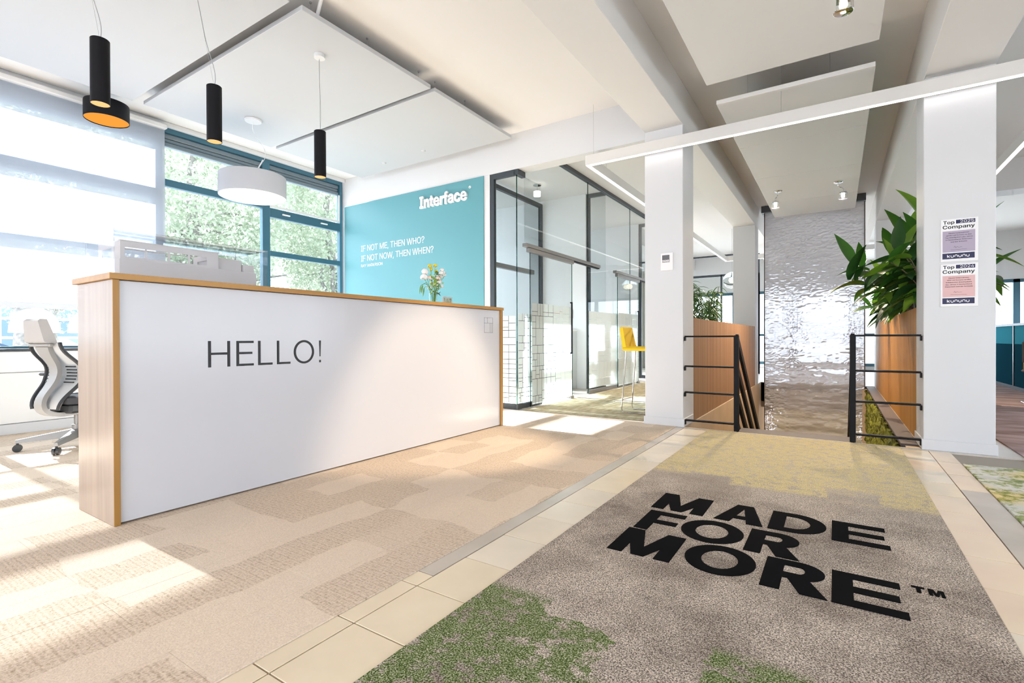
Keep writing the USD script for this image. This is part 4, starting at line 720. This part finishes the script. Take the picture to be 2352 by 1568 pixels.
# ---- notices on the right column
def notice(z0, z1, year, field, lines, lab):
    n = thing('award_notice', lab, 'notice'); x0, x1 = .718, .914; yb = 5.285; w = x1 - x0; H = z1 - z0
    part('acrylic_cover', box(x0 - .012, x1 + .018, yb - .006, yb - .0005, z0 - .018, z1 + .01, .001), PAPER, n)
    o = yb - .0062
    def put(nm, shp, m, d=.0006): return part(nm, place(ext(shp, d), (1, 0, 0), (0, 0, 1), (x0, o, z0)), m, n, smooth=False)
    put('heading', fit(glyph('Top', .03, 700), .003, .072, H - .037, H - .003), INK); put('heading', fit(glyph('Company', .03, 700), 0, w - .002, H - .075, H - .039), INK)
    yb_ = put('year_block', sbox(.082, H - .030, w, H - .001), NAVY); part('year', place(ext(fit(glyph(year, .03, 450), .107, w - .006, H - .026, H - .004), .0005), (1, 0, 0), (0, 0, 1), (x0, o - .0006, z0)), PAPER, yb_, smooth=False)
    fd_ = put('field', sbox(0, .058, w, H - .086), field); zz_ = H - .108
    for t_ in lines:
        g_ = glyph(t_, .0075, 650, 90, .5); wd = g_.bounds[2]; k_ = min(1.25, (w - .03) / wd); g_ = affinity.translate(affinity.scale(g_, k_, 1, origin=(0, 0)), w / 2 - wd * k_ / 2, zz_)
        part('text_line', place(ext(g_, .0005), (1, 0, 0), (0, 0, 1), (x0, o - .0006, z0)), INK, fd_, smooth=False); zz_ -= .0175
    sq = LineString([(w * .35, .094), (w * .38, .104), (w * .41, .092), (w * .45, .10), (w * .5, .094), (w * .6, .096)]).buffer(.0007); part('signature', place(ext(sq, .0005), (1, 0, 0), (0, 0, 1), (x0, o - .0006, z0)), INK, fd_, smooth=False)
    part('text_line', place(ext(sbox(w * .25, .076, w * .75, .0775), .0005), (1, 0, 0), (0, 0, 1), (x0, o - .0006, z0)), INK, n, smooth=False)
    bb_ = put('brand_block', sbox(-.001, .004, w - .003, .050), NAVY)
    s2 = .0047; sh_ = []; xx_ = 0.0
    def U(x, w_, h_, up):
        pts_ = [(0, h_), (0, w_ / 2)] + [(w_ / 2 - w_ / 2 * math.cos(t_), w_ / 2 - w_ / 2 * math.sin(t_)) for t_ in np.linspace(0, math.pi, 10)] + [(w_, h_)]
        g_ = LineString(pts_).buffer(s2 / 2, cap_style=2); return affinity.translate(g_ if up else affinity.scale(g_, 1, -1, origin=(0, h_ / 2)), x, 0)
    sh_ = [LineString([(0, 0), (0, .022)]).buffer(s2 / 2, cap_style=2), LineString([(0, .008), (.006, .008), (.014, .016)]).buffer(s2 / 2, cap_style=2), LineString([(.005, .008), (.014, 0)]).buffer(s2 / 2, cap_style=2), U(.022, .0155, .017, True), U(.0455, .0155, .017, False), U(.069, .0155, .017, True), U(.0925, .0155, .017, False), U(.116, .0155, .017, True)]
    for k_, s_k in enumerate((sh_[:3], sh_[3:4], sh_[4:5], sh_[5:6], sh_[6:7], sh_[7:8])):
        part('logo_letter', place(ext(affinity.translate(union_all(s_k), .029, .016 + (.002 if k_ in (2, 4) else 0)), .0005), (1, 0, 0), (0, 0, 1), (x0, o - .0006, z0)), PAPER, bb_, smooth=False)
notice(1.545, 1.859, '2025', LILAC, ['Dieses Unternehmen', 'gehört auf kununu zu den', 'Top Arbeitgebern des Jahres', 'in Deutschland, Österreich', 'und der Schweiz'], 'upper award notice with lilac field, dated 2025, on the right column')
notice(1.185, 1.500, '2024', PINK, ['Dieses Unternehmen', 'zählt auf kununu zu den', 'beliebtesten Arbeitgebern', 'des Jahres in Deutschland,', 'Österreich und der Schweiz'], 'lower award notice with pink field, dated 2024, on the right column')
wp = thing('wall_plate', 'small white plate with a dark grey square on the left column', 'plaque')
part('plate', box(-1.560, -1.433, 5.278, 5.2895, 1.633, 1.817, .002), PAPER, wp); part('square', box(-1.543, -1.468, 5.2765, 5.2785, 1.718, 1.795), mat('plate_grey', (.12, .12, .13), .5), wp)
part('lettering', place(ext(fit(glyph('DGNB', .02, 800), -1.540, -1.471, 1.721, 1.745), .0006), (1, 0, 0), (0, 0, 1), (0, 5.2764, 0)), PAPER, wp, smooth=False)

# ================================================================== PLANTS
def broad_leaf(base, d, length, width, droop, roll=0., n=8):
    d = np.array(d, float); d /= np.linalg.norm(d); side = np.cross(d, (0, 0, 1)); side /= np.linalg.norm(side) + 1e-9; up = np.cross(side, d)
    side = side * math.cos(roll) + up * math.sin(roll); v, f = [], []; c = np.array(base, float); step = length / n; dirv = d.copy()
    for k in range(n + 1):
        u = k / n; w = width * (math.sin(math.pi * min(1, .04 + u * .96) ** .75)) * .5 + .0012; nrm = np.cross(side, dirv)
        v += [c - side * w + nrm * w * .35, c, c + side * w + nrm * w * .35]
        dirv = dirv + np.array((0, 0, -droop / n)); dirv /= np.linalg.norm(dirv); c = c + dirv * step
    for k in range(n):
        a = 3 * k
        for j in (0, 1): f += [(a + j, a + j + 4, a + j + 1), (a + j, a + j + 3, a + j + 4)]
    return trimesh.Trimesh(np.array(v), f, process=False)
def big_plant(cx_, cy_, zb, lab, seed, hts, ncane=9, spread=.16):
    q = np.random.RandomState(seed); r = thing('potted_plant', lab, 'plant'); count = 0
    for i in range(ncane):
        b = np.array((cx_ + q.uniform(-.15, .15), cy_ + q.uniform(-.34, .34), zb)); u_ = q.uniform(0, 1); hh_ = hts * (.42 + .58 * u_ ** 1.3)
        lean = np.array((q.choice((-1, -1, 1)) * abs(q.normal(.17, spread)) * (1.5 - .9 * u_), q.normal(0, .14), 0)); top = b + lean + np.array((0, 0, hh_))
        cv = curve([b, b + lean * .3 + np.array((0, 0, hh_ * .55)), top], 12); cn = part('cane', tube(cv, np.linspace(.008, .0045, 12), 5), CANE, r)
        for k in range(2): part('cane', tube(curve([b + (q.uniform(-.03, .03), q.uniform(-.06, .06), 0), b + lean * .2 + (q.uniform(-.04, .04), q.uniform(-.05, .05), hh_ * q.uniform(.35, .6))], 4), .004, 5), CANE, r)
        nl = int(q.randint(11, 16)); a0 = q.uniform(0, 6.28)
        for k in range(nl):
            u = 1 - .68 * (k / nl); c = cv[min(11, int(u * 11))] + np.array((0, 0, q.uniform(-.02, .02))); el = q.uniform(.8, 1.25) if k < 2 else q.uniform(-.05, .5) - .75 * (k / nl); ang = a0 + k * 2.4 + q.uniform(-.35, .35)
            d = (math.cos(ang) * math.cos(el), math.sin(ang) * math.cos(el), math.sin(el)); Ln = q.uniform(.28, .46)
            m = LEAFS[0] if q.rand() < .36 else (LEAFS[1] if q.rand() < .70 else LEAFS[2]); count += 1
            lf = broad_leaf(c, d, Ln, Ln * q.uniform(.27, .35), q.uniform(.2, .9), q.uniform(-.5, .5)); vv = lf.vertices
            if ((vv[:, 0] > .585) & (vv[:, 0] < 1.05) & (vv[:, 1] > 5.27) & (vv[:, 1] < 5.745)).any() or ((vv[:, 2] < 1.20) & (vv[:, 0] > .57) & (vv[:, 0] < 1.06)).any(): continue
            part('leaf', lf, m, cn, smooth=60)
big_plant(.80, 6.15, 1.12, 'big glossy broad-leaved plant nearest the right column in the oak planter', 11, .98, 14)
big_plant(.80, 6.85, 1.12, 'big glossy broad-leaved plant second from the right column in the oak planter', 12, .88, 13)
big_plant(.80, 7.6, 1.12, 'big glossy broad-leaved plant third from the right column in the oak planter', 13, .72, 11)
big_plant(.80, 8.5, 1.12, 'big glossy broad-leaved plant farthest from the right column in the oak planter', 14, .55, 9)
def fine_plant(cx_, cy_, zb, lab, seed, hts, nl=420):
    q = np.random.RandomState(seed); r = thing('potted_plant', lab, 'plant'); canes, lv = [], []
    for i in range(14):
        b = np.array((cx_ + q.uniform(-.1, .1), cy_ + q.uniform(-.35, .35), zb)); t = b + np.array((q.normal(0, .10), q.normal(0, .16), hts * q.uniform(.5, 1))); cv = curve([b, (b + t) / 2 + q.normal(0, .02, 3), t], 8); canes.append(tube(cv, .004, 5))
        for k in range(nl // 14):
            c = cv[q.randint(2, 8)]; a = q.uniform(0, 6.28); lv.append(broad_leaf(c, (math.cos(a), math.sin(a), q.uniform(-.3, .8)), q.uniform(.09, .17), q.uniform(.016, .026), 1.2, 0, 4))
    part('cane', cat(canes), CANE, r); part('foliage', cat(lv), BAMBOO, r, smooth=60, kind='stuff')
fine_plant(-1.54, 6.9, 1.08, 'feathery bamboo-like plant in the walnut planter nearest the left column', 21, .58)
fine_plant(-1.54, 8.0, 1.08, 'feathery bamboo-like plant farther along the walnut planter', 22, .58)

# ================================================================== BACK OFFICES
fo = thing('curtain', 'beige pleated curtain at the back left behind the feathery plants', 'curtain')
for k in range(16): part('pleat', cyl((-6.2 + .16 * k, 15.2, .0), (-6.2 + .16 * k, 15.2, 3.0), .085, 10), mat('curtain_fabric', (.52, .48, .42), .9) if k == 0 else L('curtain_fabric'), fo)
gl = thing('globe_lamp', 'clear glass globe pendant lamp glimpsed at the far back left', 'pendant lamp', (-2.12, 13.0, 2.32)); part('globe', trimesh.creation.icosphere(3, .20), VG, gl, smooth=True); part('bulb', trimesh.creation.icosphere(2, .06), emit('warm_bulb', (1, .78, .5), 5), gl, smooth=True); part('cord', cyl((0, 0, .195), (0, 0, CZ - 2.32), .003, 6), WIRE, gl)
pg = thing('glass_partition', 'dark-framed glass office partition at the far back left', 'glass partition')
part('frame', cat([box(-3.5 + .9 * k, -3.46 + .9 * k, 14.2, 14.25, 0, 2.6) for k in range(3)] + [box(-6.8, -1.7, 14.2, 14.25, 2.56, 2.62), box(-6.8, -1.7, 14.2, 14.25, 3.1, 3.14), box(-1.7, -1.66, 14.2, 14.25, 0, 3.1)]), DARKFR, pg); part('pane', box(-6.8, -1.7, 14.22, 14.23, 0, 2.56), GLASSG, pg, smooth=False)
tg = thing('glass_partition', 'teal tinted glass screen with dark frame past the right column', 'glass partition')
part('upper_pane', box(2.63, 2.64, 8.6, 16.5, .80, 1.12), graph('teal_glass_light', {'d': ('diffuse_bsdf', {'color': (.05, .26, .34)})}, [], 'd.BSDF'), tg, smooth=False); part('lower_pane', box(2.63, 2.64, 8.6, 16.5, .06, .80), graph('teal_glass_dark', {'d': ('diffuse_bsdf', {'color': (.01, .05, .075)})}, [], 'd.BSDF'), tg, smooth=False); part('frame', cat(box(2.62, 2.65, 8.6, 16.5, 0, .06), box(2.61, 2.66, 8.6, 16.5, 1.12, 1.16), *[box(2.615, 2.655, y, y + .05, .06, 1.12) for y in (8.6, 10.6, 12.2, 13.7, 15.2)]), DARKFR, tg)
sb = thing('sideboard', 'dark sideboard behind the teal glass screen', 'sideboard'); DKC = mat('dark_cabinet', (.02, .03, .035), .4)
part('body', box(2.75, 3.2, 8.7, 15.5, .08, .86, .004), DKC, sb)
for k in range(6): part('door', box(2.735, 2.749, 8.75 + 1.12 * k, 9.84 + 1.12 * k, .12, .80, .003), DKC, sb)
wr = thing('wall_right', kind=S)
part('lintel', box(4.4, 4.55, Y0, 17, 2.05, CZ), mat('warm_wall', (.72, .60, .48), .7), wr); part('parapet', box(4.4, 4.55, Y0, 17, 0, .5), WHITE, wr)
for k, y in enumerate(np.arange(-3.8, 16.5, 2.0)):
    w = thing(f'window_{30 + k}', kind=S); BL2 = BLUEST
    part('frame', cat(box(4.38, 4.46, y, y + .07, .5, 2.05), box(4.38, 4.46, y + 1.93, y + 2, .5, 2.05), box(4.38, 4.46, y, y + 2, .5, .56), box(4.38, 4.46, y, y + 2, 1.97, 2.05), box(4.39, 4.45, y, y + 2, 1.25, 1.30)), BL2, w); part('pane', box(4.42, 4.43, y + .07, y + 1.93, .56, 1.97), GLASS, w, smooth=False)
ol = thing('visitor_chair', 'chair with bright tubular steel leg at the right edge past the column', 'chair', (2.385, 9.5, .009), 90); part('leg', tube([(-.18, .2, .42), (-.2, .22, .03), (-.17, .22, .01), (.2, .22, .01)], .011, 8), CHROME, ol); part('leg', tube([(-.18, -.2, .42), (-.2, -.22, .03), (-.17, -.22, .01), (.2, -.22, .01)], .011, 8), CHROME, ol); part('seat', box(-.19, .25, -.22, .22, .42, .46, .015), SEATF, ol); part('backrest', box(.22, .25, -.21, .21, .55, .85, .012), SEATF, ol); part('back_post', cat(cyl((.235, -.19, .44), (.235, -.19, .6), .01, 8), cyl((.235, .19, .44), (.235, .19, .6), .01, 8)), CHROME, ol)

# ================================================================== OUTSIDE
og = part('ground', box(-60, WX - .2, -40, 60, -.35, -.25), mat('paving', (.42, .42, .41), .8), None, kind=S)
part('ground', box(WX + .1, 60, -40, Y0 - .01, -.35, -.2), mat('paving_2', (.5, .48, .45), .8), None, kind=S)
part('ground', box(4.6, 60, Y0, 60, -.5, -.42), L('paving'), None, kind=S); part('ground', box(WX, 4.6, 17.2, 60, -.5, -.42), L('paving'), None, kind=S)
def tree(x, y, ht, rad, zc, lab, seed, n=5200):
    q = np.random.RandomState(seed); t = thing('tree', lab, 'tree')
    tr = tube(curve([(x, y, -.25), (x + .15, y + .1, zc * .5), (x, y, zc), (x - .1, y + .2, ht - 1)], 14), np.linspace(.30, .08, 14), 12); part('trunk', tr, BARK, t)
    br = [tube(curve([(x, y, zc * .6 + .4 * k * .4), ((x + q.uniform(-1, 1) * rad * .5), y + q.uniform(-1, 1) * rad * .5, zc + k * .3), (x + q.uniform(-1, 1) * rad * .8, y + q.uniform(-1, 1) * rad * .8, zc + .5 + k * .4)], 8), np.linspace(.10, .03, 8), 6) for k in range(7)]; part('branches', cat(br), BARK, t)
    d = q.normal(size=(n, 3)); d /= np.linalg.norm(d, axis=1, keepdims=True); rr_ = q.uniform(.25, 1, n) ** .45; c = d * rr_[:, None] * np.array((rad, rad, (ht - zc) * .62 + .3)) + np.array((x, y, (ht + zc) / 2 + .2))
    keep = meshkit.fbm(c * .9, 3, seed) > .36; c = c[keep]; m = len(c)
    a = q.normal(size=(m, 3)); a /= np.linalg.norm(a, axis=1, keepdims=True); b = np.cross(a, q.normal(size=(m, 3))); b /= np.linalg.norm(b, axis=1, keepdims=True); s_ = q.uniform(.05, .11, m)[:, None]
    v = np.stack([c - a * s_, c + b * s_ * .6, c + a * s_, c - b * s_ * .6], 1).reshape(-1, 3); f = np.arange(4 * m).reshape(m, 4); part('foliage', (v, f), TREEL, t, kind='stuff', smooth=False)
for tx_, ty_, hh_, rr_, zc_, lab, sd in ((-19, 9.0, 10, 3.0, 2.9, 'pale green leafy tree outside the left bay of the right windows', 31), (-19.5, 15.3, 10.5, 3.1, 2.7, 'pale green tree outside with its trunk beside the turquoise wall', 32), (-25.5, 12.4, 12, 3.4, 2.8, 'pale green tree standing behind and between the two nearest trees', 33), (-25.5, 19.6, 12, 3.4, 2.8, 'pale green tree outside hidden partly by the turquoise wall', 34),
        (-26, 5.6, 11, 3.2, 3.2, 'pale green tree outside faintly showing through the roller blind', 35), (-32.5, 16.2, 14, 3.8, 2.6, 'tall pale tree in the last row, right of centre', 36), (-32.5, 8.0, 14, 3.7, 2.6, 'tall pale tree in the last row, left of centre', 37), (-32.5, 24, 14, 3.9, 2.6, 'farthest pale tree outside beyond the meeting rooms', 38)):
    tree(tx_, ty_, hh_, rr_, zc_, lab, sd, 26000 if tx_ > -30 else 16000)
ob = thing('office_building', 'low glass-fronted building outside under the roller blind', 'building'); BW = mat('facade_panel', (.62, .66, .70), .6); FG = mat('facade_glass', (.16, .24, .30), .15)
part('wall', box(-42, -40.2, -10, 22, -.3, 3.6), BW, ob)
for i in range(16):
    for j in range(3): part('window', box(-40.2, -40.15, -9.6 + 1.95 * i, -7.95 + 1.95 * i, .05 + 1.12 * j, 1.0 + 1.12 * j), FG, ob)
def parasol(x, y, k, lab):
    r = thing('parasol', lab, 'parasol'); c = (x, y, 0)
    part('canopy', lathe([(0, 1.78), (.3 * k, 1.765), (.6 * k, 1.69), (.85 * k, 1.53), (.97 * k, 1.33), (1.0 * k, 1.13), (.985 * k, 1.12), (.94 * k, 1.32), (.82 * k, 1.50), (.5 * k, 1.67), (0, 1.74)], 44, c), WHITE, r, smooth=40); part('pole', cyl((x, y, -.25), (x, y, 1.75), .025, 10), GREYAL, r); part('base', lathe([(0, -.25), (.3, -.25), (.3, -.2), (0, -.19)], 24, c), GREYAL, r)
parasol(-18, 4.2, .52, 'white domed parasol outside behind the headrest of the office chair'); parasol(-18, 5.4, .52, 'white domed parasol outside beside the end of the counter')
for x, y, lab in ((-12.6, 3.35, 'white covered terrace furniture outside right of the chair headrest'), (-12.6, 2.2, 'white covered terrace furniture outside left of the chair headrest'), (-12.6, 4.5, 'white covered terrace furniture outside next to the counter')):
    r = thing('covered_table', lab, 'covered table'); part('cover', lathe([(0, .96), (.08, .93), (.25, .82), (.40, .80), (.42, .55), (.45, -.24), (0, -.25)], 12, (x, y, 0)), WHITE, r, smooth=50)
car = thing('parked_car', 'dark blue car parked outside at the left edge', 'car', (-15.2, 1.6, -.25), 90)
CB = mat('car_paint', (.02, .06, .11), .2); pf = [(-2.1, .25), (-2.15, .65), (-1.9, .85), (-1.15, .92), (-.6, 1.32), (.7, 1.36), (1.5, .98), (2.1, .85), (2.15, .3)]
part('body', place(ext(Polygon(pf), 1.7), (1, 0, 0), (0, 0, 1), (0, .85, 0)), CB, car, smooth=20); part('windows', place(ext(Polygon([(-1.0, .95), (-.55, 1.27), (.65, 1.30), (1.25, 1.0)]), 1.72), (1, 0, 0), (0, 0, 1), (0, .86, 0)), FG, car)
for sx in (-1.3, 1.35):
    for sy in (-.86, .70): part('wheel', cyl((sx, sy, .32), (sx, sy + .16, .32), .32, 24), DKPL, car)

# lamp of the lower floor under the landing
ll = UsdLux.RectLight.Define(stage, '/World/lower_floor_lamp'); ll.CreateWidthAttr(1.2); ll.CreateHeightAttr(.5); ll.CreateIntensityAttr(2.0); ll.CreateColorAttr(Gf.Vec3f(1.0, .82, .55)); ll.AddTranslateOp().Set(Gf.Vec3d(-.4, 12.5, -.55))
